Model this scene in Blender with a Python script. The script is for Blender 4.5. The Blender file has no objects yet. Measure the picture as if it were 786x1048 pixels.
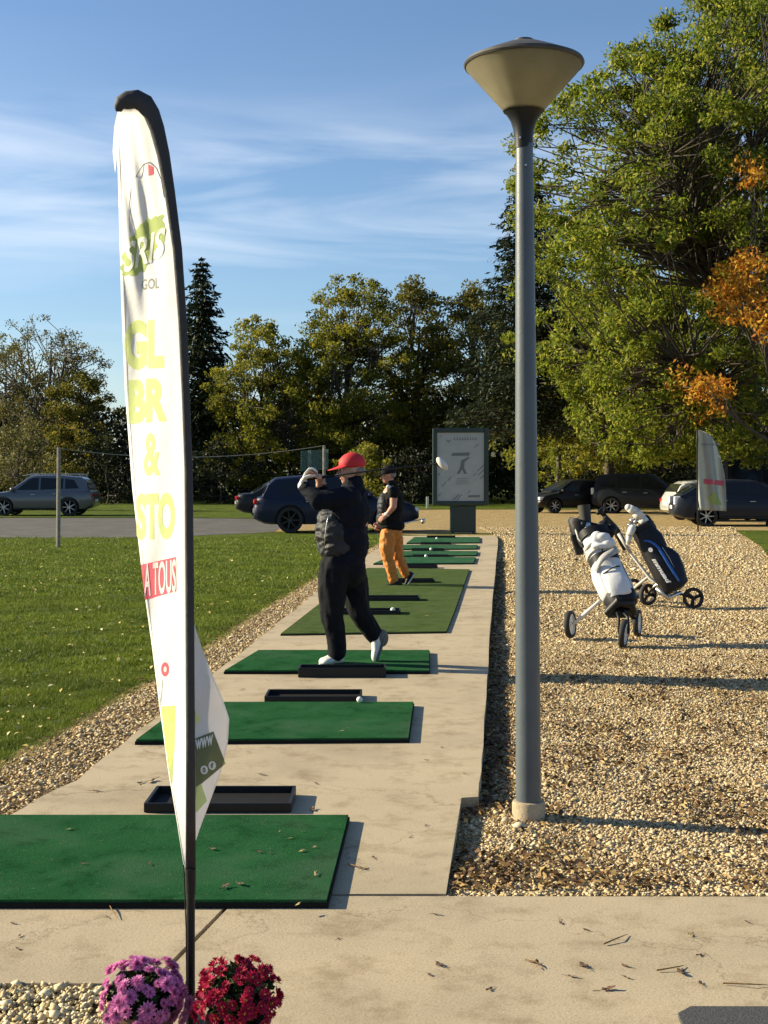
import bpy, bmesh, math, random
import numpy as np
from mathutils import Vector, Matrix, noise as mnoise
random.seed(7)
R = math.radians
PI = math.pi
scene = bpy.context.scene
col = scene.collection

# ------------------------------------------------------------------ camera
F, CX, CY, HOR, EYE = 1350.0, 393.0, 524.0, 487.0, 1.6
PITCH = math.atan((CY - HOR) / F)
cam_d = bpy.data.cameras.new('camera')
cam = bpy.data.objects.new('camera', cam_d)
col.objects.link(cam)
cam.location = (0, 0, EYE)
cam.rotation_euler = (PI / 2 - PITCH, 0, 0)
cam_d.sensor_fit = 'VERTICAL'
cam_d.sensor_height = 36
cam_d.sensor_width = 27
cam_d.lens = 36 * F / 1048
cam_d.clip_start = 0.05
cam_d.clip_end = 3000
scene.camera = cam

def ray(px, py):
    x = (px - CX) / F
    u = -(py - CY) / F
    s, c = math.sin(PITCH), math.cos(PITCH)
    return Vector((x, c + u * s, -s + u * c))
def G(px, py, z=0.0):
    d = ray(px, py)
    t = (z - EYE) / d.z
    return Vector((d.x * t, d.y * t, z))
def P(px, py, Y):
    d = ray(px, py)
    t = Y / d.y
    return Vector((d.x * t, Y, EYE + d.z * t))

# ------------------------------------------------------------------ node materials
def new_mat(name):
    m = bpy.data.materials.new(name)
    m.use_nodes = True
    nt = m.node_tree
    return m, nt, nt.nodes['Principled BSDF'], nt.nodes['Material Output']
def rgba(c):
    return (c[0], c[1], c[2], 1.0)
def N(nt, t, **kw):
    n = nt.nodes.new(t)
    for k, v in kw.items():
        if k in n.inputs: n.inputs[k].default_value = v
        else: setattr(n, k, v)
    return n
def ramp(nt, fac, stops, interp='LINEAR'):
    r = nt.nodes.new('ShaderNodeValToRGB')
    r.color_ramp.interpolation = interp
    e = r.color_ramp.elements
    while len(e) < len(stops): e.new(0.5)
    for i, (p, c) in enumerate(stops):
        e[i].position = p
        e[i].color = rgba(c)
    nt.links.new(fac, r.inputs[0])
    return r.outputs[0]
def mixc(nt, fac, a, b, mode='MIX'):
    m = nt.nodes.new('ShaderNodeMix')
    m.data_type = 'RGBA'
    m.blend_type = mode
    for s, v in ((m.inputs[0], fac), (m.inputs[6], a), (m.inputs[7], b)):
        if isinstance(v, (int, float)): s.default_value = v
        elif isinstance(v, tuple): s.default_value = rgba(v)
        else: nt.links.new(v, s)
    return m.outputs[2]
def coords(nt, kind='Object'):
    return nt.nodes.new('ShaderNodeTexCoord').outputs[kind]
def noise(nt, vec, scale, detail=4, rough=0.55, out='Fac'):
    n = N(nt, 'ShaderNodeTexNoise', Scale=scale, Detail=detail, Roughness=rough)
    nt.links.new(vec, n.inputs['Vector'])
    return n.outputs[out]
def bump(nt, b, height, strength, dist):
    n = N(nt, 'ShaderNodeBump', Strength=strength, Distance=dist)
    nt.links.new(height, n.inputs['Height'])
    nt.links.new(n.outputs[0], b.inputs['Normal'])
    return n

def plain(name, c, rough=0.6, metal=0.0, var=0.12, scale=14, bmp=0.0, bscale=60, spec=0.5, coat=0.0):
    m, nt, b, o = new_mat(name)
    v = coords(nt)
    f = noise(nt, v, scale, 5)
    lo = tuple(x * (1 - var) for x in c); hi = tuple(min(1, x * (1 + var)) for x in c)
    nt.links.new(ramp(nt, f, [(0.3, lo), (0.7, hi)]), b.inputs['Base Color'])
    b.inputs['Roughness'].default_value = rough
    b.inputs['Metallic'].default_value = metal
    b.inputs['Specular IOR Level'].default_value = spec
    b.inputs['Coat Weight'].default_value = coat
    if bmp: bump(nt, b, noise(nt, v, bscale, 6), bmp, 0.01)
    return m

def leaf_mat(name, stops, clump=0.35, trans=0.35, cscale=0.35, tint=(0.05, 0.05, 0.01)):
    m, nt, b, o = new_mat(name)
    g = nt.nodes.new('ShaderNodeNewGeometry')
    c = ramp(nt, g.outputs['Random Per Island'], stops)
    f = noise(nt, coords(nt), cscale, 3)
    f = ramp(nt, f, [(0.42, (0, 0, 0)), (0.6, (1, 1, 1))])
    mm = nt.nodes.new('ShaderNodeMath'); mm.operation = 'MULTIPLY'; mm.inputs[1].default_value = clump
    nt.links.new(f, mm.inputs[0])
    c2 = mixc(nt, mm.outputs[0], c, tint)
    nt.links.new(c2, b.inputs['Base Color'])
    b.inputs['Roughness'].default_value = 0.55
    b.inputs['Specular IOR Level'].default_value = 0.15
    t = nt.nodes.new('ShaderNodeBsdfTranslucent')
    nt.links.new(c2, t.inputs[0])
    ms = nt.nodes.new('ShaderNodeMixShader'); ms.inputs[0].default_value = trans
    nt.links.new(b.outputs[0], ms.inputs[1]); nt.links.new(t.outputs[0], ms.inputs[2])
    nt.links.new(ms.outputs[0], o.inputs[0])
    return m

def cloth_mat(name, c, trans=0.3, rough=0.75):
    m, nt, b, o = new_mat(name)
    v = coords(nt)
    f = noise(nt, v, 9, 4)
    cc = ramp(nt, f, [(0.3, tuple(x * .93 for x in c)), (0.7, c)])
    nt.links.new(cc, b.inputs['Base Color'])
    b.inputs['Roughness'].default_value = rough
    b.inputs['Specular IOR Level'].default_value = 0.25
    bump(nt, b, noise(nt, v, 22, 4), 0.25, 0.01)
    t = nt.nodes.new('ShaderNodeBsdfTranslucent'); nt.links.new(cc, t.inputs[0])
    ms = nt.nodes.new('ShaderNodeMixShader'); ms.inputs[0].default_value = trans
    nt.links.new(b.outputs[0], ms.inputs[1]); nt.links.new(t.outputs[0], ms.inputs[2])
    nt.links.new(ms.outputs[0], o.inputs[0])
    return m

def concrete_mat(name, c=(0.43, 0.355, 0.245)):
    m, nt, b, o = new_mat(name)
    v = coords(nt)
    a = ramp(nt, noise(nt, v, 1.1, 6, 0.6), [(0.3, tuple(x * .80 for x in c)), (0.5, c), (0.72, tuple(x * 1.10 for x in c))])
    sp = ramp(nt, noise(nt, v, 110, 5, .7), [(0.36, (0.60, 0.56, 0.50)), (0.52, (1, 1, 1)), (0.7, (1.0, 1.0, 1.0))])
    a = mixc(nt, 0.55, a, sp, 'MULTIPLY')
    st = ramp(nt, noise(nt, v, 4.2, 8, 0.72), [(0.34, (0.60, 0.56, 0.49)), (0.50, (1, 1, 1))])
    a = mixc(nt, 0.7, a, st, 'MULTIPLY')
    vo = N(nt, 'ShaderNodeTexVoronoi', Scale=0.55); vo.feature = 'DISTANCE_TO_EDGE'
    nn = noise(nt, v, 2.2, 6, 0.6, 'Color')
    vm = nt.nodes.new('ShaderNodeVectorMath'); vm.operation = 'MULTIPLY_ADD'; vm.inputs[1].default_value = (0.8, 0.8, 0)
    nt.links.new(nn, vm.inputs[0]); nt.links.new(v, vm.inputs[2]); nt.links.new(vm.outputs[0], vo.inputs['Vector'])
    cr = ramp(nt, vo.outputs[0], [(0.0, (0.42, 0.38, 0.33)), (0.0035, (1, 1, 1))])
    a = mixc(nt, 0.55, a, cr, 'MULTIPLY')
    nt.links.new(a, b.inputs['Base Color'])
    b.inputs['Roughness'].default_value = 0.9
    b.inputs['Specular IOR Level'].default_value = 0.2
    bump(nt, b, noise(nt, v, 90, 6, 0.7), 0.35, 0.006)
    return m

def ground_mat(name, stops, scale, bstr, bscale, bdist=0.02, fine=None):
    m, nt, b, o = new_mat(name)
    v = coords(nt)
    a = ramp(nt, noise(nt, v, scale, 10, 0.68), stops)
    if fine:
        g = ramp(nt, noise(nt, v, fine[0], 4, 0.7), [(0.35, fine[1]), (0.6, (1, 1, 1))])
        a = mixc(nt, 0.85, a, g, 'MULTIPLY')
    nt.links.new(a, b.inputs['Base Color'])
    b.inputs['Roughness'].default_value = 0.95
    b.inputs['Specular IOR Level'].default_value = 0.1
    bump(nt, b, noise(nt, v, bscale, 6, 0.7), bstr, bdist)
    return m

def island_mat(name, stops, rough=0.8, spec=0.3, trans=0.0):
    m, nt, b, o = new_mat(name)
    g = nt.nodes.new('ShaderNodeNewGeometry')
    c = ramp(nt, g.outputs['Random Per Island'], stops)
    nt.links.new(c, b.inputs['Base Color'])
    b.inputs['Roughness'].default_value = rough
    b.inputs['Specular IOR Level'].default_value = spec
    return m

M = {}
M['concrete'] = concrete_mat('concrete')
M['concrete_pale'] = concrete_mat('concrete_pale', (0.45, 0.42, 0.37))
M['asphalt'] = ground_mat('asphalt', [(0.3, (0.085, 0.083, 0.08)), (0.7, (0.15, 0.145, 0.135))], 1.2, 0.4, 60)
M['earth'] = ground_mat('earth', [(0.35, (0.045, 0.05, 0.018)), (0.65, (0.085, 0.08, 0.035))], 0.9, 0.4, 20)
M['turf'] = ground_mat('turf', [(0.30, (0.060, 0.088, 0.010)), (0.48, (0.088, 0.125, 0.012)), (0.60, (0.115, 0.155, 0.016)), (0.74, (0.12, 0.12, 0.028))], 0.9, 0.9, 45, 0.04, (22, (0.45, 0.45, 0.4)))
M['gravel_bed'] = ground_mat('gravel_bed', [(0.3, (0.32, 0.23, 0.11)), (0.5, (0.43, 0.325, 0.165)), (0.7, (0.51, 0.40, 0.22))], 2.2, 1.0, 38, 0.03, (30, (0.45, 0.40, 0.32)))
M['soil'] = ground_mat('soil', [(0.3, (0.05, 0.035, 0.02)), (0.7, (0.13, 0.095, 0.055))], 5, 0.8, 40)
M['stone'] = island_mat('stone', [(0.0, (0.20, 0.13, 0.06)), (0.12, (0.34, 0.245, 0.13)), (0.4, (0.45, 0.345, 0.195)), (0.75, (0.53, 0.42, 0.255)), (1.0, (0.64, 0.54, 0.37))], spec=.1)
M['pale_stone'] = island_mat('pale_stone', [(0.0, (0.34, 0.25, 0.12)), (0.5, (0.56, 0.46, 0.27)), (1.0, (0.70, 0.62, 0.42))])
M['grass_blade'] = leaf_mat('grass_blade', [(0.0, (0.095, 0.140, 0.012)), (0.5, (0.155, 0.215, 0.018)), (0.85, (0.21, 0.255, 0.03)), (1.0, (0.30, 0.27, 0.08))], 0.45, 0.3, 1.1, (0.045, 0.07, 0.014))
M['dry_leaf'] = island_mat('dry_leaf', [(0.0, (0.05, 0.028, 0.014)), (0.5, (0.13, 0.07, 0.03)), (0.8, (0.24, 0.14, 0.05)), (1.0, (0.38, 0.28, 0.10))], 0.7)
M['yellow_leaf'] = island_mat('yellow_leaf', [(0.0, (0.28, 0.17, 0.05)), (0.5, (0.5, 0.40, 0.13)), (1.0, (0.62, 0.58, 0.34))], 0.7)
M['bark'] = plain('bark', (0.06, 0.048, 0.035), 0.9, var=0.4, scale=4, bmp=0.8, bscale=10)
M['grey_bark'] = plain('grey_bark', (0.10, 0.085, 0.065), 0.9, var=0.4, scale=4, bmp=0.8, bscale=10)
def mat_turf(name, lo, hi):
    m, nt, b, o = new_mat(name)
    v = coords(nt)
    a = ramp(nt, noise(nt, v, 3.0, 8, 0.65), [(0.3, lo), (0.7, hi)])
    f = ramp(nt, noise(nt, v, 210, 3, 0.6), [(0.38, (0.55, 0.58, 0.55)), (0.62, (1.0, 1.0, 1.0))])
    a = mixc(nt, 0.8, a, f, 'MULTIPLY')
    wr_ = ramp(nt, noise(nt, v, 1.7, 5, 0.6), [(0.50, (0, 0, 0)), (0.68, (.55, .55, .55))])
    a = mixc(nt, wr_, a, tuple(x * .5 + .035 for x in hi))
    dk = ramp(nt, noise(nt, v, 6, 8, 0.75), [(0.34, (.55, .52, .5)), (0.47, (1, 1, 1))])
    a = mixc(nt, .6, a, dk, 'MULTIPLY')
    ds = ramp(nt, noise(nt, v, 75, 2, 0.5), [(0.70, (0, 0, 0)), (0.74, (.8, .8, .8))])
    a = mixc(nt, ds, a, (.16, .14, .08))
    nt.links.new(a, b.inputs['Base Color'])
    b.inputs['Roughness'].default_value = 1.0
    b.inputs['Specular IOR Level'].default_value = 0.0
    bump(nt, b, noise(nt, v, 260, 3), 0.8, 0.006)
    return m
M['mat_green'] = mat_turf('mat_green', (0.017, 0.080, 0.030), (0.032, 0.122, 0.048))
M['mat_far_green'] = mat_turf('mat_far_green', (0.032, 0.105, 0.055), (0.05, 0.14, 0.075))
M['mat_olive'] = mat_turf('mat_olive', (0.070, 0.105, 0.036), (0.10, 0.140, 0.050))
M['rubber'] = plain('rubber', (0.007, 0.007, 0.007), 0.8, spec=.2, var=0.3)
M['tyre'] = plain('tyre', (0.016, 0.016, 0.016), 0.8, var=0.2)
M['black_plastic'] = plain('black_plastic', (0.009, 0.009, 0.010), 0.5, var=0.25, spec=.3)
M['grey_paint'] = plain('grey_paint', (0.075, 0.092, 0.108), 0.42, var=0.10, scale=6, bmp=0.08, bscale=60)
M['black_paint'] = plain('black_paint', (0.010, 0.011, 0.014), 0.45, spec=.3, var=0.2)
M['cap_paint'] = plain('cap_paint', (0.055, 0.052, 0.05), 0.6, var=0.35, scale=9)
M['steel'] = plain('steel', (0.5, 0.5, 0.5), 0.32, 1.0, var=0.1)
M['white_plastic'] = plain('white_plastic', (0.72, 0.71, 0.68), 0.4, var=0.05)
M['glass_dark'] = plain('glass_dark', (0.010, 0.012, 0.014), 0.10, var=0.1, spec=0.35)
M['rim_metal'] = plain('rim_metal', (0.45, 0.45, 0.46), 0.3, 0.9, var=0.1)
M['rim_dark'] = plain('rim_dark', (0.05, 0.05, 0.055), 0.35, 0.7, var=0.1)
M['lamp_or_glare_white'] = plain('lamp_or_glare_white', (0.75, 0.77, 0.8), 0.12, var=0.05)
M['lamp_red'] = plain('lamp_red', (0.45, 0.012, 0.015), 0.15, var=0.1)
M['plate_white'] = plain('plate_white', (0.7, 0.7, 0.66), 0.4, var=0.04)
M['skin'] = plain('skin', (0.50, 0.27, 0.19), 0.55, var=0.12, scale=18)
M['skin_red'] = plain('skin_red', (0.48, 0.22, 0.15), 0.55, var=0.15, scale=18)
M['hair_grey'] = plain('hair_grey', (0.20, 0.18, 0.16), 0.8, var=0.3, scale=60, bmp=0.5, bscale=120)
M['navy'] = plain('navy', (0.005, 0.007, 0.014), 0.85, spec=.15, var=0.2, bmp=0.5, bscale=14)
M['trousers'] = plain('trousers', (0.006, 0.007, 0.010), 0.85, spec=.15, var=0.2, bmp=0.6, bscale=12)
M['cap_red'] = plain('cap_red', (0.50, 0.014, 0.020), 0.7, var=0.1, bmp=0.2, bscale=40)
M['cap_black'] = plain('cap_black', (0.008, 0.008, 0.009), 0.85, spec=.15)
M['orange'] = plain('orange', (0.52, 0.18, 0.028), 0.75, var=0.12, bmp=0.7, bscale=13)
M['polo'] = plain('polo', (0.007, 0.007, 0.008), 0.85, spec=.15, bmp=0.5, bscale=16)
M['white_leather'] = plain('white_leather', (0.62, 0.60, 0.55), 0.5, var=0.08)
M['grey_sole'] = plain('grey_sole', (0.12, 0.115, 0.11), 0.7)
M['bag_white'] = plain('bag_white', (0.62, 0.62, 0.62), 0.5, var=0.06, bmp=0.3, bscale=16)
M['bag_grey'] = plain('bag_grey', (0.42, 0.41, 0.39), 0.6, var=0.1)
M['bag_black'] = plain('bag_black', (0.008, 0.008, 0.010), 0.6, spec=.3, bmp=0.4, bscale=18)
M['bag_navy'] = plain('bag_navy', (0.007, 0.011, 0.024), 0.6, spec=.3, bmp=0.4, bscale=18)
M['bag_blue'] = plain('bag_blue', (0.02, 0.10, 0.36), 0.5)
M['lime'] = cloth_mat('lime', (0.68, 0.77, 0.33), 0.3)
M['leafgreen'] = cloth_mat('leafgreen', (0.46, 0.56, 0.20), 0.3)
M['yellow'] = cloth_mat('yellow', (0.74, 0.80, 0.22), 0.3)
M['pink'] = cloth_mat('pink', (0.80, 0.16, 0.22), 0.3)
M['olive_print'] = cloth_mat('olive_print', (0.17, 0.19, 0.095), 0.25)
M['grey_print'] = cloth_mat('grey_print', (0.30, 0.31, 0.29), 0.2)
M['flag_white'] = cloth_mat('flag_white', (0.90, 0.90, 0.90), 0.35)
M['flag_shade_grey'] = cloth_mat('flag_shade_grey', (0.74, 0.72, 0.72), 0.35)  # banner white greyed to paint the unlit side of the cloth
M['print_white'] = cloth_mat('print_white', (0.90, 0.90, 0.88), 0.3)
M['sleeve'] = plain('sleeve', (0.028, 0.028, 0.032), 0.7, var=0.2, bmp=0.3, bscale=30)
M['panel_green'] = plain('panel_green', (0.010, 0.026, 0.024), 0.4, var=0.2)
M['poster'] = plain('poster', (0.36, 0.36, 0.345), 0.35, var=0.06, scale=5)
M['poster_ink'] = plain('poster_ink', (0.13, 0.14, 0.14), 0.4)
M['wood_grey'] = plain('wood_grey', (0.22, 0.20, 0.17), 0.85, var=0.3, scale=20, bmp=0.4, bscale=30)
M['pot'] = plain('pot', (0.10, 0.05, 0.035), 0.6)
M['ball'] = plain('ball', (0.78, 0.78, 0.70), 0.4, var=0.03)
M['pink_flower'] = leaf_mat('pink_flower', [(0.0, (0.50, 0.12, 0.36)), (0.6, (0.70, 0.24, 0.52)), (1.0, (0.80, 0.42, 0.66))], 0.1, 0.3, 9, (0.45, 0.08, 0.32))
M['red_flower'] = leaf_mat('red_flower', [(0.0, (0.22, 0.005, 0.03)), (0.6, (0.38, 0.012, 0.055)), (1.0, (0.52, 0.04, 0.11))], 0.2, 0.25, 9, (0.3, 0.01, 0.05))
M['flower_eye'] = plain('flower_eye', (0.60, 0.36, 0.06), 0.8)
M['pot_foliage'] = leaf_mat('pot_foliage', [(0.0, (0.015, 0.035, 0.012)), (1.0, (0.04, 0.075, 0.02))], 0.2, 0.2, 8)
def net_mat():
    m, nt, b, o = new_mat('netting')
    b.inputs['Base Color'].default_value = (0.07, 0.13, 0.13, 1)
    b.inputs['Roughness'].default_value = 0.8
    t = nt.nodes.new('ShaderNodeBsdfTransparent')
    ms = nt.nodes.new('ShaderNodeMixShader'); ms.inputs[0].default_value = 0.55
    nt.links.new(t.outputs[0], ms.inputs[1]); nt.links.new(b.outputs[0], ms.inputs[2])
    nt.links.new(ms.outputs[0], o.inputs[0])
    return m
M['netting'] = net_mat()
def diffuser_mat():
    m, nt, b, o = new_mat('diffuser')
    v = coords(nt)
    c = ramp(nt, noise(nt, v, 7, 5), [(0.3, (0.64, 0.60, 0.46)), (0.7, (0.76, 0.72, 0.58))])
    nt.links.new(c, b.inputs['Base Color'])
    b.inputs['Roughness'].default_value = 0.3
    t = nt.nodes.new('ShaderNodeBsdfTranslucent'); nt.links.new(c, t.inputs[0])
    ms = nt.nodes.new('ShaderNodeMixShader'); ms.inputs[0].default_value = 0.85
    nt.links.new(b.outputs[0], ms.inputs[1]); nt.links.new(t.outputs[0], ms.inputs[2])
    nt.links.new(ms.outputs[0], o.inputs[0])
    return m
M['diffuser'] = diffuser_mat()

# ------------------------------------------------------------------ mesh building
class MB:
    def __init__(s): s.v = []; s.f = []
    def add(s, vs, fs):
        b = len(s.v)
        s.v += [tuple(v) for v in vs]
        s.f += [tuple(i + b for i in f) for f in fs]
        return s
    def box(s, c, size, rot=None, bev=0.0):
        hx, hy, hz = size[0] / 2, size[1] / 2, size[2] / 2
        bm = bmesh.new(); bmesh.ops.create_cube(bm, size=1)
        for v in bm.verts: v.co = Vector((v.co.x * size[0], v.co.y * size[1], v.co.z * size[2]))
        if bev: bmesh.ops.bevel(bm, geom=list(bm.edges), offset=bev, segments=2, profile=0.5, affect='EDGES')
        if rot is not None: bmesh.ops.transform(bm, matrix=rot.to_4x4(), verts=bm.verts)
        bmesh.ops.translate(bm, vec=Vector(c), verts=bm.verts)
        bm.verts.ensure_lookup_table(); bm.verts.index_update()
        s.add([v.co for v in bm.verts], [[v.index for v in f.verts] for f in bm.faces]); bm.free()
        return s
    def tube(s, pts, rad, seg=8, caps=True, flat=1.0, up=None):
        pts = [Vector(p) for p in pts]; n = len(pts)
        if not hasattr(rad, '__len__'): rad = [rad] * n
        t0 = (pts[1] - pts[0]).normalized()
        a = Vector(up) if up is not None else (Vector((0, 0, 1)) if abs(t0.z) < 0.9 else Vector((1, 0, 0)))
        nx = (a - t0 * a.dot(t0)).normalized()
        vs = []
        for i, p in enumerate(pts):
            if i == 0: t = t0
            elif i == n - 1: t = (pts[i] - pts[i - 1]).normalized()
            else: t = (pts[i + 1] - pts[i - 1]).normalized()
            nx = (nx - t * nx.dot(t)).normalized()
            ny = t.cross(nx)
            for k in range(seg):
                an = 2 * PI * k / seg
                vs.append(p + nx * math.cos(an) * rad[i] + ny * math.sin(an) * rad[i] * flat)
        fs = []
        for i in range(n - 1):
            for k in range(seg):
                k2 = (k + 1) % seg
                fs.append((i * seg + k, i * seg + k2, (i + 1) * seg + k2, (i + 1) * seg + k))
        if caps:
            fs.append(tuple(range(seg))[::-1]); fs.append(tuple((n - 1) * seg + k for k in range(seg)))
        return s.add(vs, fs)
    def lathe(s, prof, c=(0, 0, 0), seg=32, axis=None, capb=False, capt=False):
        c = Vector(c); q = Matrix.Identity(3)
        if axis is not None: q = Vector((0, 0, 1)).rotation_difference(Vector(axis)).to_matrix()
        vs = []
        for r, z in prof:
            for k in range(seg):
                an = 2 * PI * k / seg
                vs.append(c + q @ Vector((r * math.cos(an), r * math.sin(an), z)))
        fs = []
        for i in range(len(prof) - 1):
            for k in range(seg):
                k2 = (k + 1) % seg
                fs.append((i * seg + k, i * seg + k2, (i + 1) * seg + k2, (i + 1) * seg + k))
        if capb: fs.append(tuple(range(seg))[::-1])
        if capt: fs.append(tuple((len(prof) - 1) * seg + k for k in range(seg)))
        return s.add(vs, fs)
    def ell(s, c, r, rot=None, seg=16, rings=10):
        if not hasattr(r, '__len__'): r = (r, r, r)
        c = Vector(c); vs = []; fs = []
        for i in range(1, rings):
            th = PI * i / rings
            for k in range(seg):
                an = 2 * PI * k / seg
                v = Vector((r[0] * math.sin(th) * math.cos(an), r[1] * math.sin(th) * math.sin(an), r[2] * math.cos(th)))
                if rot is not None: v = rot @ v
                vs.append(c + v)
        t = Vector((0, 0, r[2])); b = Vector((0, 0, -r[2]))
        if rot is not None: t = rot @ t; b = rot @ b
        vs += [c + t, c + b]; T = len(vs) - 2; B = T + 1
        for i in range(rings - 2):
            for k in range(seg):
                k2 = (k + 1) % seg
                fs.append((i * seg + k, (i + 1) * seg + k, (i + 1) * seg + k2, i * seg + k2))
        for k in range(seg):
            k2 = (k + 1) % seg
            fs.append((T, k, k2)); fs.append((B, (rings - 2) * seg + k2, (rings - 2) * seg + k))
        return s.add(vs, fs)
    def cap(s, a, b, r1, r2, seg=12):
        a = Vector(a); b = Vector(b)
        s.tube([a, b], [r1, r2], seg)
        s.ell(a, r1, seg=seg, rings=8); s.ell(b, r2, seg=seg, rings=8)
        return s
    def chain(s, pts, rads, seg=12):
        for i in range(len(pts) - 1): s.cap(pts[i], pts[i + 1], rads[i], rads[i + 1], seg)
        return s
    def prism(s, poly, z0, z1):
        n = len(poly)
        vs = [(p[0], p[1], z0) for p in poly] + [(p[0], p[1], z1) for p in poly]
        area = sum(poly[i][0] * poly[(i + 1) % n][1] - poly[(i + 1) % n][0] * poly[i][1] for i in range(n))
        top = tuple(n + i for i in range(n)); bot = tuple(range(n))[::-1]
        fs = [top, bot] + [(i, (i + 1) % n, n + (i + 1) % n, n + i) for i in range(n)]
        if area < 0: fs = [f[::-1] for f in fs]
        return s.add(vs, fs)

def mesh_np(name, V, Fc):
    """V (n,3), Fc (m,k) all the same size"""
    me = bpy.data.meshes.new(name)
    V = np.asarray(V, dtype=np.float32); Fc = np.asarray(Fc, dtype=np.int32)
    k = Fc.shape[1]
    me.vertices.add(len(V)); me.vertices.foreach_set('co', V.ravel())
    me.loops.add(Fc.size); me.loops.foreach_set('vertex_index', Fc.ravel())
    me.polygons.add(len(Fc))
    me.polygons.foreach_set('loop_start', np.arange(0, Fc.size, k, dtype=np.int32))
    me.polygons.foreach_set('loop_total', np.full(len(Fc), k, dtype=np.int32))
    me.update(calc_edges=True)
    return me

def root_loc(o):
    while o.parent: o = o.parent
    return o.location.copy()

def obj(name, mb, mat, parent=None, smooth=False, local=False, origin=None, solid=0.0, sub=0, auto=None):
    """world-space verts (unless local) -> ONE mesh object"""
    if isinstance(mb, bpy.types.Mesh): me = mb; me.name = name
    else:
        me = bpy.data.meshes.new(name); me.from_pydata(mb.v, [], mb.f); me.update()
    off = Vector((0, 0, 0))
    if not local:
        if parent is not None: off = root_loc(parent)
        elif origin is not None: off = Vector(origin)
        if off.length: me.transform(Matrix.Translation(-off))
    if not me.materials: me.materials.append(M[mat] if isinstance(mat, str) else mat)
    if smooth or auto:
        me.polygons.foreach_set('use_smooth', [True] * len(me.polygons))
    o = bpy.data.objects.new(name, me); col.objects.link(o)
    if parent is not None: o.parent = parent
    elif origin is not None: o.location = off
    if auto:
        bm = bmesh.new(); bm.from_mesh(me)
        for e in bm.edges:
            if len(e.link_faces) == 2 and e.calc_face_angle(0) > R(auto): e.smooth = False
        bm.to_mesh(me); bm.free()
    if solid:
        m = o.modifiers.new('thickness', 'SOLIDIFY'); m.thickness = solid; m.offset = 0
    if sub:
        m = o.modifiers.new('sub', 'SUBSURF'); m.levels = sub; m.render_levels = sub
    return o
def tag(o, label=None, cat=None, group=None, kind=None):
    if label: o['label'] = label
    if cat: o['category'] = cat
    if group: o['group'] = group
    if kind: o['kind'] = kind
    return o
def thing(name, label, cat, loc, rotz=0.0, group=None):
    o = bpy.data.objects.new(name, None); col.objects.link(o)
    o.location = loc; o.rotation_euler = (0, 0, rotz); o.empty_display_size = 0.2
    return tag(o, label, cat, group)
def struct(name, mb, mat, **k):
    return tag(obj(name, mb, mat, **k), kind='structure')
def copy_tree(o, parent=None):
    c = o.copy(); col.objects.link(c); c.parent = parent
    for ch in list(o.children): copy_tree(ch, c)
    return c

def blob(mb, voxel, smooth=3, factor=0.6, dec=None):
    me = bpy.data.meshes.new('tmp'); me.from_pydata(mb.v, [], mb.f); me.update()
    o = bpy.data.objects.new('tmp', me); col.objects.link(o)
    m = o.modifiers.new('r', 'REMESH'); m.mode = 'VOXEL'; m.voxel_size = voxel
    if smooth:
        s = o.modifiers.new('s', 'SMOOTH'); s.iterations = smooth; s.factor = factor
    dg = bpy.context.evaluated_depsgraph_get(); dg.update()
    out = bpy.data.meshes.new_from_object(o.evaluated_get(dg), depsgraph=dg)
    bpy.data.objects.remove(o); bpy.data.meshes.remove(me)
    out.materials.clear()
    return out

def wrinkle(me, amp, sc=(9, 9, 16), seed=0.0):
    n = len(me.vertices); nr = [v.normal.copy() for v in me.vertices]
    for v, no in zip(me.vertices, nr):
        p = Vector((v.co.x * sc[0] + v.co.z * 5 + seed, v.co.y * sc[1], v.co.z * sc[2] - v.co.x * 4))
        f = 1 - abs(mnoise.noise(p)) * 3.2
        v.co += no * amp * (f + .5 * mnoise.noise(p * 2.3))
    me.update(); return me
def text_mesh(body, bold=0.0, shear=0.0, cuts=10):
    cu = bpy.data.curves.new('t', 'FONT'); cu.body = body; cu.offset = bold; cu.shear = shear; cu.resolution_u = 4
    o = bpy.data.objects.new('t', cu); col.objects.link(o)
    dg = bpy.context.evaluated_depsgraph_get(); dg.update()
    me = bpy.data.meshes.new_from_object(o.evaluated_get(dg), depsgraph=dg)
    bpy.data.objects.remove(o)
    bm = bmesh.new(); bm.from_mesh(me)
    xs = [v.co.x for v in bm.verts]; ys = [v.co.y for v in bm.verts]
    x0, x1, y0, y1 = min(xs), max(xs), min(ys), max(ys)
    for v in bm.verts: v.co = Vector(((v.co.x - x0) / (x1 - x0), (v.co.y - y0) / (y1 - y0), 0))
    for i in range(1, cuts):
        for no in ((1, 0, 0), (0, 1, 0)):
            bmesh.ops.bisect_plane(bm, geom=list(bm.verts) + list(bm.edges) + list(bm.faces), plane_co=Vector((i / cuts, i / cuts, 0)), plane_no=Vector(no))
    bm.verts.index_update()
    V = [v.co.copy() for v in bm.verts]; Fc = [[v.index for v in f.verts] for f in bm.faces]
    bm.free(); bpy.data.meshes.remove(me)
    return V, Fc

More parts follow.
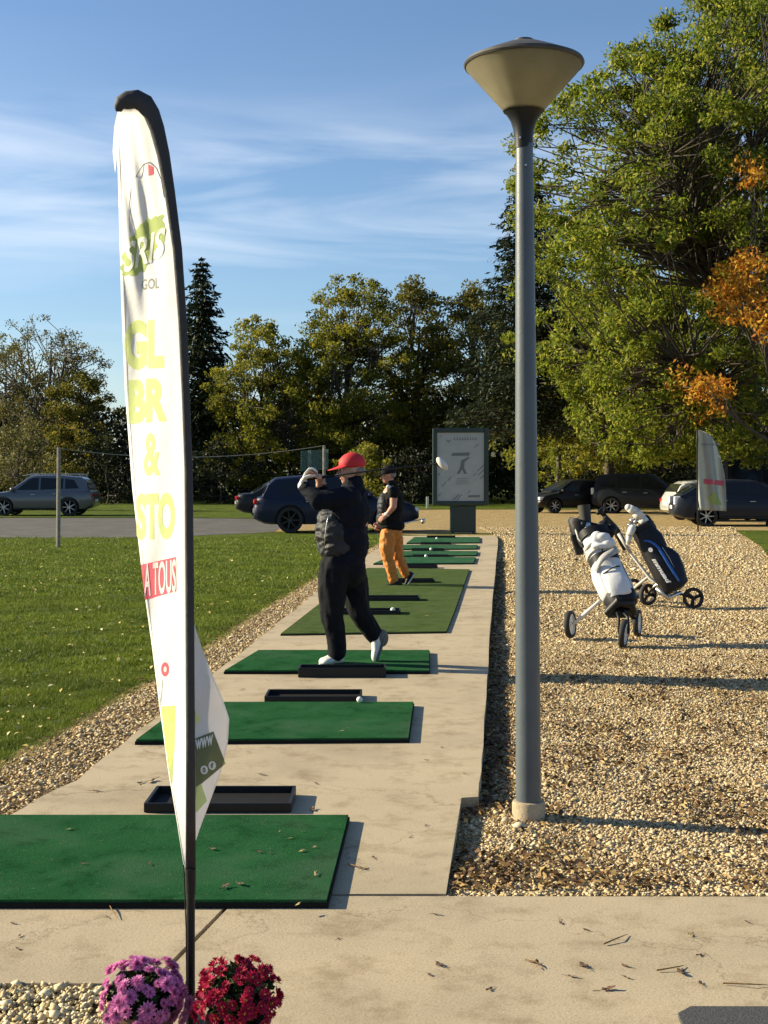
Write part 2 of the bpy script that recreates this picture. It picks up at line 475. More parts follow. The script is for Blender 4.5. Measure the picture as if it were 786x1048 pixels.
# ------------------------------------------------------------------ sky + sun
EL, AZ = R(23), math.atan2(-0.98, 0.20)
tosun = Vector((math.sin(AZ) * math.cos(EL), math.cos(AZ) * math.cos(EL), math.sin(EL)))
w = bpy.data.worlds.new('World'); scene.world = w; w.use_nodes = True
nt = w.node_tree
bg = nt.nodes['Background']
sky = nt.nodes.new('ShaderNodeTexSky'); sky.sky_type = 'NISHITA'; sky.sun_disc = False
sky.sun_elevation = EL; sky.sun_rotation = AZ
sky.air_density = 1.0; sky.dust_density = 0.6; sky.ozone_density = 4.0; sky.altitude = 100
tc = nt.nodes.new('ShaderNodeTexCoord')
mp = nt.nodes.new('ShaderNodeMapping'); mp.inputs['Scale'].default_value = (1.6, 1.0, 11.0); mp.inputs['Rotation'].default_value = (0, R(-5), 0)
mp.inputs['Location'].default_value = (0.35, 0, 0.1)
nt.links.new(tc.outputs['Generated'], mp.inputs[0])
n1 = N(nt, 'ShaderNodeTexNoise', Scale=1.5, Detail=8, Roughness=0.55); n1.inputs['Distortion'].default_value = 0.6
nt.links.new(mp.outputs[0], n1.inputs['Vector'])
cl = ramp(nt, n1.outputs['Fac'], [(0.47, (0, 0, 0)), (0.68, (1, 1, 1))])
sx = nt.nodes.new('ShaderNodeSeparateXYZ'); nt.links.new(tc.outputs['Generated'], sx.inputs[0])
band = ramp(nt, sx.outputs['Z'], [(0.02, (0.15, 0.15, 0.15)), (0.12, (0.30, 0.30, 0.30)), (0.18, (1, 1, 1)), (0.23, (1, 1, 1)), (0.275, (0.12, 0.12, 0.12)), (0.32, (0, 0, 0))])
cf = nt.nodes.new('ShaderNodeMath'); cf.operation = 'MULTIPLY'
nt.links.new(cl, cf.inputs[0]); nt.links.new(band, cf.inputs[1])
cf2 = nt.nodes.new('ShaderNodeMath'); cf2.operation = 'MULTIPLY'; cf2.inputs[1].default_value = 0.29
nt.links.new(cf.outputs[0], cf2.inputs[0])
skyc = mixc(nt, cf2.outputs[0], sky.outputs[0], (9.5, 9.4, 9.4))
nt.links.new(skyc, bg.inputs[0])
bg.inputs[1].default_value = 0.068
sd = bpy.data.lights.new('sun', 'SUN'); sd.energy = 4.6; sd.angle = R(0.5); sd.color = (1.0, 0.87, 0.60)
so = bpy.data.objects.new('sun', sd); col.objects.link(so)
so.rotation_euler = tosun.to_track_quat('Z', 'Y').to_euler(); so.location = (-20, 5, 20)
scene.view_settings.view_transform = 'Standard'; scene.view_settings.look = 'None'
scene.view_settings.exposure = 1.23; scene.view_settings.gamma = 1.0
scene.view_settings.use_curve_mapping = False
scene.render.engine = 'CYCLES'
cy = scene.cycles
cy.use_denoising = True
try: cy.denoiser = 'OPENIMAGEDENOISE'
except Exception: pass
cy.use_adaptive_sampling = True; cy.adaptive_threshold = 0.02
cy.max_bounces = 6; cy.diffuse_bounces = 3; cy.glossy_bounces = 3; cy.transmission_bounces = 4; cy.transparent_max_bounces = 8
cy.caustics_reflective = False; cy.caustics_refractive = False
cy.sample_clamp_indirect = 6

# ------------------------------------------------------------------ terrain
rng = np.random.default_rng(5)
def poly_sheet(name, pts, z, mat, step=None, zf=None):
    """flat (or gently uneven) polygon in world xy"""
    bm = bmesh.new()
    vs = [bm.verts.new((p[0], p[1], z)) for p in pts]
    f = bm.faces.new(vs)
    bmesh.ops.recalc_face_normals(bm, faces=bm.faces)
    if bm.faces[:][0].normal.z < 0: bmesh.ops.reverse_faces(bm, faces=bm.faces)
    me = bpy.data.meshes.new(name); bm.to_mesh(me); bm.free()
    return struct(name, me, mat)

struct('ground', MB().add([(-900, -60, -0.14), (900, -60, -0.14), (900, 1400, -0.14), (-900, 1400, -0.14)], [(0, 1, 2, 3)]), 'earth')

def xy(px, py): p = G(px, py); return (p.x, p.y)
# strip of the tees: outline in the plan
strip_left = [(-1.95, 5.0), (-1.80, 6.0), (-1.62, 6.9), (-1.52, 8.6), (-1.27, 12.4), (-1.02, 16.5), (-0.80, 20.0), (-0.45, 25.0), (-0.05, 30.0), (0.35, 35.2)]
strip_right = [(0.237, 5.01), (0.385, 6.52), (0.47, 6.54), (0.555, 7.4), (0.66, 8.6), (0.90, 11.3), (1.13, 14.0), (1.53, 18.4), (2.0, 23.6), (2.86, 33.0), (3.0, 35.2)]
def wob(pts, amp=0.012, n=6):
    out = []
    for a, b in zip(pts[:-1], pts[1:]):
        for i in range(n):
            t = i / n
            out.append((a[0] + (b[0] - a[0]) * t + random.uniform(-amp, amp), a[1] + (b[1] - a[1]) * t))
    out.append(pts[-1])
    return out
sr = [strip_right[0], strip_right[1], strip_right[2]] + wob(strip_right[2:], 0.006, 3)[1:]
sl = wob(strip_left, 0.02)
o = struct('tee_pavement', MB().prism(sl[::-1] + sr, -0.13, 0.0), 'concrete')
# front pavement: two slabs with an open joint between them
ja, jb = G(232, 929), G(177, 986)
jd = (jb - ja) / (jb - ja).length
fe = 4.985
j0 = ja - jd * ((ja.y - fe) / jd.y) * -1 if False else ja + jd * ((fe - ja.y) / jd.y)
jn = ja + jd * ((4.10 - ja.y) / jd.y)
L = [(-4.5, fe), (j0.x - 0.012, fe), (jn.x - 0.012, 4.12), (-4.5, 4.14)]
struct('front_pavement', MB().prism(L, -0.13, -0.001), 'concrete')
Rr = [(j0.x + 0.006, fe), (6, fe - 0.03), (6, -3), (-0.62, -3), (-0.62, 3.0), (jn.x + 0.006, 4.10)]
struct('front_pavement', MB().prism(Rr, -0.13, 0.0), 'concrete')
struct('joint_soil', MB().add([(-4.5, 3.9, -0.02), (0.3, 3.9, -0.02), (0.3, 5.02, -0.02), (-4.5, 5.02, -0.02)], [(0, 1, 2, 3)]), 'soil')
# pebble bed at the front left
struct('pebble_bed', MB().add([(-4.5, -1, -0.03), (-0.60, -1, -0.03), (-0.60, 4.16, -0.03), (-4.5, 4.16, -0.03)], [(0, 1, 2, 3)]), 'gravel_bed')

# gravel yard on the right
def right_x(y):
    for a, b in zip(strip_right[:-1], strip_right[1:]):
        if a[1] <= y <= b[1]: return a[0] + (b[0] - a[0]) * (y - a[1]) / max(1e-6, b[1] - a[1])
    return 3.0 if y > 30 else 0.237
def left_x(y):
    for a, b in zip(strip_left[:-1], strip_left[1:]):
        if a[1] <= y <= b[1]: return a[0] + (b[0] - a[0]) * (y - a[1]) / max(1e-6, b[1] - a[1])
    return 0.35 if y > 30 else -1.95
def gz(x, y):
    d = x - right_x(y) if y < 35 else 5
    z = -0.055 + 0.022 * mnoise.noise(Vector((x * 0.9, y * 0.5, 0)))
    z -= 0.055 * max(0.0, 1 - d / 0.35) if y > 6.55 else 0.01 * max(0.0, 1 - d / 0.2)
    z += 0.045 * max(0.0, 1 - (y - fe) / 0.7)
    if y > 22: z += min(1, (y - 22) / 12) * 0.025
    return z
ys = np.concatenate([np.arange(4.95, 16, 0.12), np.arange(16, 40, 0.5), np.arange(40, 66, 2.0)])
xs = np.concatenate([np.arange(0.0, 6, 0.12), np.arange(6, 46, 2.0)])
V = []
for y in ys:
    x0 = -3.25 if y > 41 else (right_x(y) - 0.06 if y < 35.2 else max(-3.2, 3.0 - (y - 35.2) * 1.9))
    for x in xs:
        xx = x0 + x
        V.append((xx, y, gz(xx, y)))
nx = len(xs); Fq = [(j * nx + i, j * nx + i + 1, (j + 1) * nx + i + 1, (j + 1) * nx + i) for j in range(len(ys) - 1) for i in range(nx - 1)]
me = mesh_np('gravel_yard', V, Fq); me.polygons.foreach_set('use_smooth', [True] * len(me.polygons))
struct('gravel_yard', me, 'gravel_bed')

# lawn on the left, with its stony border
lawn_edge = [(-2.55, 4.9), (-2.35, 6.0), (-2.12, 7.2), (-1.95, 8.8), (-1.62, 12), (-1.45, 15.5), (-1.15, 19), (-0.85, 23), (-0.45, 27), (-0.1, 31), (0.2, 35.5), (2.9, 35.6), (3.4, 38.5), (2.2, 41.4), (-3, 41.6), (-3.3, 38), (-6, 35.2), (-12, 34.2), (-40, 33.8), (-40, 4.9)]
def lawn_x(y):
    e = lawn_edge[:11]
    for a, b in zip(e[:-1], e[1:]):
        if a[1] <= y <= b[1]: return a[0] + (b[0] - a[0]) * (y - a[1]) / (b[1] - a[1])
    return 0.2
poly_sheet('lawn', lawn_edge, -0.035, 'turf')
bord = [(left_x(y) + 0.05, y) for y in np.arange(4.95, 35.4, 0.8)] + [(lawn_x(y) - 0.12, y) for y in np.arange(35.2, 4.9, -0.8)]
poly_sheet('gravel_border', bord, -0.03, 'gravel_bed')
poly_sheet('lawn_verge', [(6.9, 23.5), (7.6, 26), (8.6, 30), (9.6, 35), (10.4, 39), (40, 40), (40, 20)], -0.012, 'turf')
poly_sheet('lawn_verge', [(-60, 52.5), (-8.5, 51), (-3.3, 50), (-3.3, 62), (4, 64), (60, 62), (200, 62), (200, 300), (-200, 300), (-200, 52.5)], -0.012, 'turf')
# asphalt road on the left
poly_sheet('road', [(-90, 33.5), (-12, 34.0), (-6, 35.0), (-3.2, 38.1), (-3.2, 42), (-3.2, 49.9), (-9, 52.6), (-90, 52.9)], -0.030, 'asphalt')

# scattered stones ------------------------------------------------
def scatter_stones(name, pts, size, mat, label_kind='stuff', flat=0.55):
    pts = np.asarray(pts, dtype=np.float64); n = len(pts)
    base = np.array([(1, 0, 0), (-.9, .15, 0), (.1, 1, 0), (-.1, -1, 0), (.1, 0, 1), (0, 0, -1.)]) 
    fc = np.array([(0, 2, 4), (2, 1, 4), (1, 3, 4), (3, 0, 4), (2, 0, 5), (1, 2, 5), (3, 1, 5), (0, 3, 5)])
    ang = rng.uniform(0, 2 * PI, n); sz = size * rng.lognormal(0, 0.35, n)
    sc = np.stack([sz, sz * rng.uniform(.55, .95, n), sz * rng.uniform(flat * .6, flat * 1.2, n)], 1)
    b = base[None] * sc[:, None] + rng.normal(0, 0.12, (n, 6, 3)) * sz[:, None, None]
    # tilt
    tl = rng.normal(0, 0.35, n)
    y_, z_ = b[:, :, 1].copy(), b[:, :, 2].copy()
    b[:, :, 1] = y_ * np.cos(tl)[:, None] - z_ * np.sin(tl)[:, None]
    b[:, :, 2] = y_ * np.sin(tl)[:, None] + z_ * np.cos(tl)[:, None]
    c, s = np.cos(ang)[:, None], np.sin(ang)[:, None]
    x_, y_ = b[:, :, 0].copy(), b[:, :, 1].copy()
    b[:, :, 0] = x_ * c - y_ * s; b[:, :, 1] = x_ * s + y_ * c
    V = (b + pts[:, None]).reshape(-1, 3)
    Fc = (fc[None] + (np.arange(n) * 6)[:, None, None]).reshape(-1, 3)
    return tag(obj(name, mesh_np(name, V, Fc), mat), kind='stuff')
pts = []
def fill(n, y0, y1, xr):
    k = 0
    while k < n:
        y = y0 + (y1 - y0) * random.random() 
        x = right_x(y) + 0.0 + random.random() * (xr(y) - right_x(y))
        if x > xr(y) or (y > 23 and x > 7.0 + (y - 23.5) * .222 + random.gauss(0, .12)): continue
        pts.append((x, y, gz(x, y) + 0.003)); k += 1
fill(62000, 4.99, 8.5, lambda y: 0.36 * y + 1.3)
fill(56000, 8.5, 13.5, lambda y: 0.34 * y + 1.3)
scatter_stones('gravel', pts, 0.0098, 'stone'); pts.clear()
fill(36000, 13.0, 22.0, lambda y: 0.33 * y + 1.5)
scatter_stones('gravel', pts, 0.016, 'stone'); pts.clear()
fill(16000, 22.0, 42.0, lambda y: 0.30 * y + 0.6)
scatter_stones('gravel', pts, 0.028, 'stone'); pts.clear()
for _ in range(26000):
    y = 4.95 + 28 * random.random() ** 1.6
    a, b = lawn_x(y) - 0.03, left_x(y) + 0.05
    x = a + (b - a) * random.random() ** 0.75
    pts.append((x, y, -0.025 + 0.012 * random.random()))
scatter_stones('border_gravel', pts, 0.012, 'stone'); pts.clear()
for _ in range(10500):
    pts.append((random.uniform(-1.75, -0.62), random.uniform(2.9, 4.13), random.uniform(-0.02, -0.004)))
scatter_stones('pebbles', pts, 0.0108, 'pale_stone', flat=0.7); pts.clear()

# grass blades ------------------------------------------------------
def blades(name, n, y0, y1, hgt, wid, power=1.0, xl=-0.33, extra=1.0):
    y = y0 + (y1 - y0) * rng.random(n) ** power
    r = np.array([lawn_x(v) for v in y]); l = xl * y - extra
    x = l + (r - l) * rng.random(n)
    x += rng.normal(0, 0.04, n)
    dens = np.array([mnoise.noise(Vector((a * 1.3, b * 1.0, 3.0))) for a, b in zip(x, y)])
    edge = r - x
    keep = (rng.random(n) < np.clip(edge / 0.10, 0.35, 1))
    x, y, dens = x[keep], y[keep], dens[keep]; n = len(x)
    tuft = np.array([mnoise.noise(Vector((a * 5.0, b * 3.0, 8.0))) for a, b in zip(x, y)])
    h = hgt * rng.uniform(0.5, 1.25, n) * np.clip(1 + 0.5 * dens + 1.3 * tuft, .25, 2.4)
    a = rng.uniform(0, 2 * PI, n); le = rng.normal(0, 0.55, (n, 2)) * h[:, None]
    dx, dy = np.cos(a) * wid, np.sin(a) * wid
    V = np.zeros((n, 3, 3))
    V[:, 0] = np.stack([x - dx, y - dy, np.full(n, -0.036)], 1)
    V[:, 1] = np.stack([x + dx, y + dy, np.full(n, -0.036)], 1)
    V[:, 2] = np.stack([x + le[:, 0], y + le[:, 1], -0.036 + h], 1)
    return V.reshape(-1, 3), n
Vs = []
for a in ((120000, 6.2, 11, 0.026, 0.0026, 1.0), (110000, 11, 18, 0.028, 0.0045, 1.0), (90000, 18, 35, 0.032, 0.009, 1.0)):
    v, n = blades('grass', *a); Vs.append(v)
V = np.concatenate(Vs); Fc = np.arange(len(V)).reshape(-1, 3)
tag(obj('grass', mesh_np('grass', V, Fc), 'grass_blade'), kind='stuff')

# leaf litter --------------------------------------------------------
def leaf_quads(pts, size, up=0.8):
    pts = np.asarray(pts, float); n = len(pts)
    nrm = rng.normal(0, 1 - up, (n, 3)); nrm[:, 2] += 1; nrm /= np.linalg.norm(nrm, axis=1)[:, None]
    a = rng.uniform(0, 2 * PI, n); t = np.stack([np.cos(a), np.sin(a), np.zeros(n)], 1)
    t -= nrm * (t * nrm).sum(1)[:, None]; t /= np.linalg.norm(t, axis=1)[:, None]
    b = np.cross(nrm, t); s = size * rng.uniform(0.6, 1.4, n)[:, None]
    lift = nrm * s * 0.25
    V = np.stack([pts - t * s, pts - b * s * .55 + lift, pts + t * s, pts + b * s * .55 + lift], 1)
    return V.reshape(-1, 3)
pts = []
for _ in range(8500):
    y = 5.05 + 22 * random.random() ** 1.5
    x = right_x(y) + random.random() ** 1.5 * (0.3 * y + 0.6 - right_x(y)) + 0.02
    if mnoise.noise(Vector((x * 1.4, y * 1.1, 9))) < -0.05 and random.random() < .75: continue
    pts.append((x, y, gz(x, y) + 0.014))
for _ in range(9000):
    y = 5.05 + 7 * random.random() ** 1.3
    x = right_x(y) + random.random() * (0.3 * y + 0.6 - right_x(y))
    if mnoise.noise(Vector((x * 2.2, y * 1.6, 4))) + random.gauss(0, .18) > 0.04: pts.append((x, y, gz(x, y) + 0.014))
V0 = leaf_quads([(a, b, c + .006) for a, b, c in pts], 0.0165, .5); pts = []
for _ in range(2200):
    y = 6.55 + 20 * random.random(); x = right_x(y) + abs(random.gauss(0.02, 0.10)); pts.append((x, y, gz(x, y) + 0.012))
for _ in range(1700):
    y = 5 + 26 * random.random() ** 1.5; x = left_x(y) - random.random() * 0.55; pts.append((x, y, -0.005))
V = np.concatenate([V0, leaf_quads(pts, 0.020)])
tag(obj('leaf_litter', mesh_np('leaf_litter', V, np.arange(len(V)).reshape(-1, 4)), 'dry_leaf'), kind='stuff')
pts = []
for _ in range(900):
    y = 6.3 + 28 * random.random() ** 1.2; l = -0.33 * y - .5; r = lawn_x(y); pts.append((l + (r - l) * random.random(), y, -0.005 + random.random() * .012))
V = leaf_quads(pts, 0.022, 0.6)
tag(obj('lawn_leaf_litter', mesh_np('lawn_leaf_litter', V, np.arange(len(V)).reshape(-1, 4)), 'yellow_leaf'), kind='stuff')

# countable leaves on the concrete ------------------------------------
def leaf_mesh(k):
    rr = random.Random(k); mb = MB(); n = 11
    c = (0, 0, 0.006); ring = []
    for i in range(n):
        a = 2 * PI * i / n
        r = (1.0 if i % 2 == 0 else 0.62) * (0.6 + 0.4 * abs(math.cos(a)))
        ring.append((r * math.cos(a) * .03, r * math.sin(a) * .022, 0.003 + 0.009 * rr.random() * r))
    mb.add([c] + ring, [(0, 1 + i, 1 + (i + 1) % n) for i in range(n)])
    mb.tube([(-.025, 0, .004), (-.05, 0.006, .006)], 0.0011, 4)
    me = bpy.data.meshes.new('fallen_leaf'); me.from_pydata(mb.v, [], mb.f); me.update()
    return me
leaf_defs = {'brown': [leaf_mesh(i) for i in range(3)], 'yellow': [leaf_mesh(i + 9) for i in range(3)]}
for me in leaf_defs['brown']: me.materials.append(plain('brown_leaf', (0.10, 0.055, 0.03), 0.8, var=0.4, scale=60))
for me in leaf_defs['yellow']: me.materials.append(plain('straw_leaf', (0.36, 0.27, 0.12), 0.8, var=0.3, scale=60))
def put_leaf(px, py, kind='brown', z=0.001, s=1.0, where='concrete'):
    o = bpy.data.objects.new('fallen_leaf', random.choice(leaf_defs[kind])); col.objects.link(o)
    o.location = G(px, py, z); o.rotation_euler = (random.uniform(-.2, .2), random.uniform(-.2, .2), random.uniform(0, 6.28))
    o.scale = (s, s * random.uniform(.7, 1.1), s)
    tag(o, {'concrete': 'dry %s leaf lying on the bare concrete paving', 'mat': 'pale %s leaf lying on a green tee mat'}[where] % kind, 'leaf', 'fallen leaves on the ' + ('concrete' if where == 'concrete' else 'mats'))
for px, py, s in ((450, 988, .8), (549, 987, 1.0), (597, 989, .9), (640, 989, .6), (585, 1000, .7), (622, 1013, 1.0), (697, 996, 1.0), (641, 1001, .6), (716, 978, .6), (717, 1007, .6), (764, 944, .6), (440, 998, .5), (501, 1013, .7), (446, 936, .6), (13, 905 + 40, .5), (20, 958, .4), (18, 971, .5), (110, 939, .4), (155, 800, 1.5), (98, 810, .9), (142, 802, 1.1), (320, 829, 1.1), (268, 793, .8), (323, 802, .7), (436, 778, .5), (475, 792, .6), (382, 878, .6), (436, 845, .5), (452, 765, .5), (420, 857, .4), (600, 952, .5), (700, 1040, .5), (574, 945, .5), (346, 961, .4)):
    put_leaf(px, py, 'brown', s=s * 0.95)
for px, py, s in ((706, 957, 1.0), (247, 706, 1.2), (372, 742, .9), (385, 741, .8), (372, 889 + 0, 1.0), (573, 941, .5), (381, 655, .8), (443, 586 + 30, .5), (486, 588, .7)):
    put_leaf(px, py, 'yellow', s=s * 0.75)
for px, py, s in ((70, 849, .8), (85, 884, .7), (153, 884, .7), (218, 869, .9), (265, 872, .8), (276, 873, .7), (309, 871, 1.0), (322, 867, .8), (323, 895, 1.0), (230, 908, 1.2), (246, 905, 1.2), (310, 851, .5), (297, 858, .5), (286, 851, .4), (305, 926, .8), (350, 748, .7), (356, 745, .6), (372, 620, 1), (437, 630, .9)):
    put_leaf(px, py, random.choice(['brown', 'yellow']), z=0.036, s=s * 0.7, where='mat')
# dry twigs on the front paving
for (a, b_, c_) in (((618, 966), (632, 960), (642, 956)), ((672, 993), (690, 990), (700, 988)), ((538, 982), (548, 984), (556, 990)), ((740, 1006), (765, 1007), (786, 1008)), ((356, 884), (368, 887), (378, 890)), ((108, 918), (114, 930), (121, 940))):
    mb = MB().tube([G(*a, .006), G(*b_, .012), G(*c_, .005)], [.0028, .0022, .001], 5)
    tag(obj('twig', mb, 'dry_leaf', origin=G(*b_)), 'thin dry twig lying on the concrete paving', 'twig', 'twigs on the concrete')

# ------------------------------------------------------------------ tee mats and trays
def subdiv_prism(quad, z0, z1): return MB().prism([(p.x, p.y) for p in quad], z0, z1)
def tee_mat(pts, top, label, mt, group='tee mats along the pavement', th=0.03):
    q = [G(x, y, top) for x, y in pts]
    c = sum(q, Vector()) / len(q); c.z = 0
    t = thing('tee_mat', label, 'mat', c, group=group)
    obj('rubber_base', subdiv_prism(q, 0.001, top - 0.012), 'rubber', t)
    q2 = [p + (Vector((c.x, c.y, p.z)) - p).normalized() * 0.008 for p in q]
    s = obj('turf_surface', subdiv_prism(q2, top - 0.0115, top), mt, t)
    return t
tee_mat([(-112, 921), (336, 921), (358, 833.5), (-60, 833.5)], 0.032, 'large nearest green tee mat behind the tall banner pole', 'mat_green')
tee_mat([(138, 757), (419, 755), (424, 718), (190, 718)], 0.032, 'second green tee mat with bare concrete before it and no golfer', 'mat_green')
tee_mat([(229, 686), (440, 686), (440, 665), (264, 665)], 0.032, 'green tee mat under the white shoes of the red capped golfer', 'mat_green')
tee_mat([(287, 648.5), (457, 646), (466, 623.5), (480.5, 582.5), (376, 581), (361, 591)], 0.022, 'long olive tee mat under the golfer in orange trousers', 'mat_olive')
tee_mat([(382, 576.5), (485, 576), (487, 570), (397, 570)], 0.03, 'green tee mat just beyond the long olive mat', 'mat_far_green')
tee_mat([(407, 568.5), (488, 568), (489, 563.8), (411, 563.8)], 0.03, 'second green tee mat beyond the olive mat', 'mat_far_green')
tee_mat([(407, 561.8), (488, 561.3), (489, 557.5), (412, 557.5)], 0.03, 'third green tee mat beyond the olive mat', 'mat_far_green')
tee_mat([(416, 555.5), (491, 555), (491, 549.5), (424, 549.5)], 0.03, 'farthest green tee mat, nearest the advertising panel', 'mat_far_green')
def ball_tray(x0, x1, yf, zb, label, depth=0.30, h=0.046):
    a = G(x0, yf, zb); b = G(x1, yf, zb); cx, cy_ = (a.x + b.x) / 2, a.y + depth / 2; wd = b.x - a.x
    t = thing('ball_tray', label, 'tray', (cx, cy_, zb), group='ball trays on the tees')
    mb = MB(); w_ = 0.015
    mb.box((cx, cy_, zb + 0.008), (wd - .004, depth - .004, 0.012))
    obj('tray_bottom', mb, 'rubber', t)
    mb = MB()
    mb.box((cx, cy_ - depth / 2 + w_ / 2, zb + h / 2 + .001), (wd, w_, h), bev=.004); mb.box((cx, cy_ + depth / 2 - w_ / 2, zb + h / 2 + .001), (wd, w_, h), bev=.004)
    mb.box((cx - wd / 2 + w_ / 2, cy_, zb + h / 2 + .001), (w_, depth - 2 * w_ + .002, h - .002)); mb.box((cx + wd / 2 - w_ / 2, cy_, zb + h / 2 + .001), (w_, depth - 2 * w_ + .002, h - .002))
    obj('tray_rim', mb, 'black_plastic', t)
    return t
ball_tray(147, 298, 832, 0.001, 'nearest black ball tray between the two nearest green mats', depth=0.36, h=.045)
ball_tray(270.5, 370, 719.5, 0.001, 'black ball tray standing behind the second green mat', depth=0.32)
ball_tray(305, 395, 693.5, 0.001, 'black ball tray at the white shoes of the red capped golfer', depth=0.22, h=0.075)
ball_tray(348, 410, 629, 0.0225, 'black tray on the olive mat holding one pale ball')
ball_tray(373.4, 429.6, 615, 0.0225, 'black tray on the olive mat in front of the orange trousered golfer')
ball_tray(397, 445, 596.5, 0.0225, 'black tray on the olive mat behind the orange trousered golfer')
ball_tray(408, 448, 581.8, 0.001, 'black tray at the far end of the olive mat', h=.05)
ball_tray(422, 460, 570.5, 0.001, 'black tray between the first two mats beyond the olive one', depth=.25, h=.045)
ball_tray(421, 455, 563.8, 0.001, 'black tray between the second and third mats beyond the olive one', depth=.25, h=.045)
ball_tray(430, 462, 557.3, 0.001, 'black tray in front of the farthest green mat', depth=.25, h=.045)
ball_tray(437, 466, 550.3, 0.0305, 'farthest black tray, nearest the advertising panel', depth=.25, h=.045)
def golf_ball(p, label, r=0.0214):
    t = obj('golf_ball', MB().ell(p, r, seg=16, rings=10), 'ball', smooth=True, origin=p)
    tag(t, label, 'golf ball', 'golf balls')
p = G(402, 624, .065); golf_ball(p, 'pale ball lying in the black tray on the olive mat', .028)
golf_ball(G(368, 716, .053), 'pale ball at the back edge of the second green mat')
for px, py, lb in ((447, 551, 'white ball on the farthest green mat'), (441, 562, 'white ball on the third green mat beyond the olive mat'), (436, 569, 'white ball on the second green mat beyond the olive mat')):
    golf_ball(G(px, py, .075), lb, .03)
# dark flat sheet at the bottom right corner
a = G(690, 1035)
q = [(a.x, a.y - .05), (a.x + .05, a.y), (2.6, a.y - .01), (2.6, 3.2), (a.x - .03, 3.2)]
tag(obj('dark_sheet', MB().prism(q, 0.002, 0.016), plain('dark_sheet', (0.05, 0.05, 0.052), .85, var=.25, scale=60, bmp=.5, bscale=160), origin=(a.x, a.y, 0)), 'dark grey flat sheet at the bottom right corner of the paving', 'dark_sheet')

# ------------------------------------------------------------------ street lamp
lb = G(541, 833, -0.03); lx, ly = lb.x, lb.y
t = thing('street_lamp', 'tall grey lamp post with upturned cone lantern, standing in the gravel', 'street lamp', (lx, ly, -0.05))
ptop = P(536.6, 150, ly); SC = ly / F
mb = MB().lathe([(0.0, -.16), (.080, -.16), (.080, .022), (.075, .034), (.06, .037)], (lx, ly, 0), 36)
obj('concrete_footing', mb, 'concrete', t, auto=35)
def lp(z): 
    f = z / ptop.z
    return Vector((lx + (ptop.x - lx) * f, ly, z))
obj('pole', MB().tube([lp(.03), lp(1.2), lp(1.22), lp(2.2), lp(ptop.z + .01)], [.0615, .057, .0565, .049, .0415], 28), 'grey_paint', t, auto=40)
cxp = P(536, 112, ly)
tr = [(.0425, -.185), (.044, -.13), (.050, -.092), (.062, -.055), (.080, -.026), (.098, -.008), (.098, -.004)]
obj('lantern_neck', MB().lathe([(r, z + cxp.z - .0) for r, z in tr], (cxp.x, ly, 0), 40, capb=True, capt=True), 'black_paint', t, auto=40)
zr = P(536, 68, ly).z
cone = [(.096, cxp.z - .010), (.100, cxp.z + .002), (.272, zr - .005), (.276, zr + .012)]
dz = obj('diffuser', MB().lathe(cone, (cxp.x, ly, 0), 64), 'diffuser', t, auto=50, solid=0.004)
cap_ = [(.262, zr - .002), (.281, zr - .001), (.286, zr + .008), (.281, zr + .020), (.20, zr + .056), (.10, zr + .098), (.05, zr + .112), (.046, zr + .124), (.0, zr + .127)]
obj('lantern_cap', MB().lathe(cap_, (cxp.x, ly, 0), 64), 'cap_paint', t, auto=40)
obj('lantern_louvre', MB().lathe([(.0, zr - .004), (.13, zr - .004), (.12, zr - .03), (.05, zr - .06), (.0, zr - .06)], (cxp.x, ly, 0), 32), 'grey_paint', t, smooth=True)
for an, zz in ((0.1, .0), (2.2, 0), (4.3, 0), (.6, -.13), (2.7, -.13), (4.8, -.13)):
    zc = cxp.z - .145 + zz; d = Vector((math.cos(an), math.sin(an), 0)); c = Vector((cxp.x, ly, zc))
    obj('screw', MB().tube([c + d * .035, c + d * .058], .005, 8), 'steel', t)

# ------------------------------------------------------------------ big feather banner
FY = 3.72
def interp(tab, y):
    if y <= tab[0][0]: return tab[0][1]
    for a, b in zip(tab[:-1], tab[1:]):
        if a[0] <= y <= b[0]: return a[1] + (b[1] - a[1]) * (y - a[0]) / (b[0] - a[0])
    return tab[-1][1]
xin = [(107.5, 141), (113, 149), (118, 152), (130, 157), (156, 164.4), (206, 172), (263, 179.7), (328, 184), (404, 187.2), (480, 189.6), (600, 190), (760, 190.5), (840, 190.5), (892, 190.5)]
xl = [(107.5, 140), (108.5, 131), (112, 122.5), (118, 121), (150, 120), (200, 121.5), (300, 124), (400, 128), (500, 135.5), (600, 147), (660, 155.5), (720, 163), (790, 172.5), (840, 181), (892, 189)]
def fold(px, py):
    t = (py - 110) / 780
    f = 0.016 * math.sin((px - 120) * 0.13 + 0.012 * py) * (0.35 + 0.65 * math.exp(-((py - 230) / 170) ** 2))
    f += 0.010 * math.sin((px - 150 - (py - 130) * 0.16) * 0.38) * math.exp(-((py - 210) / 110) ** 2)
    f += 0.012 * math.sin(py * 0.017 + 1.0) + 0.004 * mnoise.noise(Vector((px * .06, py * .02, 0)))
    f += 0.007 * math.sin((px - 185) * 0.2 + (py - 600) * .03) * math.exp(-((py - 660) / 120) ** 2)
    return f * 0.62
def flagS(px, py, off=0.0):
    a, b = interp(xin, py), interp(xl, py)
    s = max(0.0, min(1.0, (a - px) / max(2.0, a - b))) * min(1, (a - b) / 30)
    Y = FY + s * 0.17 * ((a - b) / 55) ** .5 + fold(px, py) * s * 1.6
    return P(px, py, Y - off)
fb = P(195, 1085, FY); fb = Vector((fb.x, FY, 0.0))
t = thing('beach_flag', 'tall white feather banner with green lettering on a black pole, nearest the camera', 'banner', fb, group='feather banners')
NU, NV = 26, 150; V = []; Fq = []
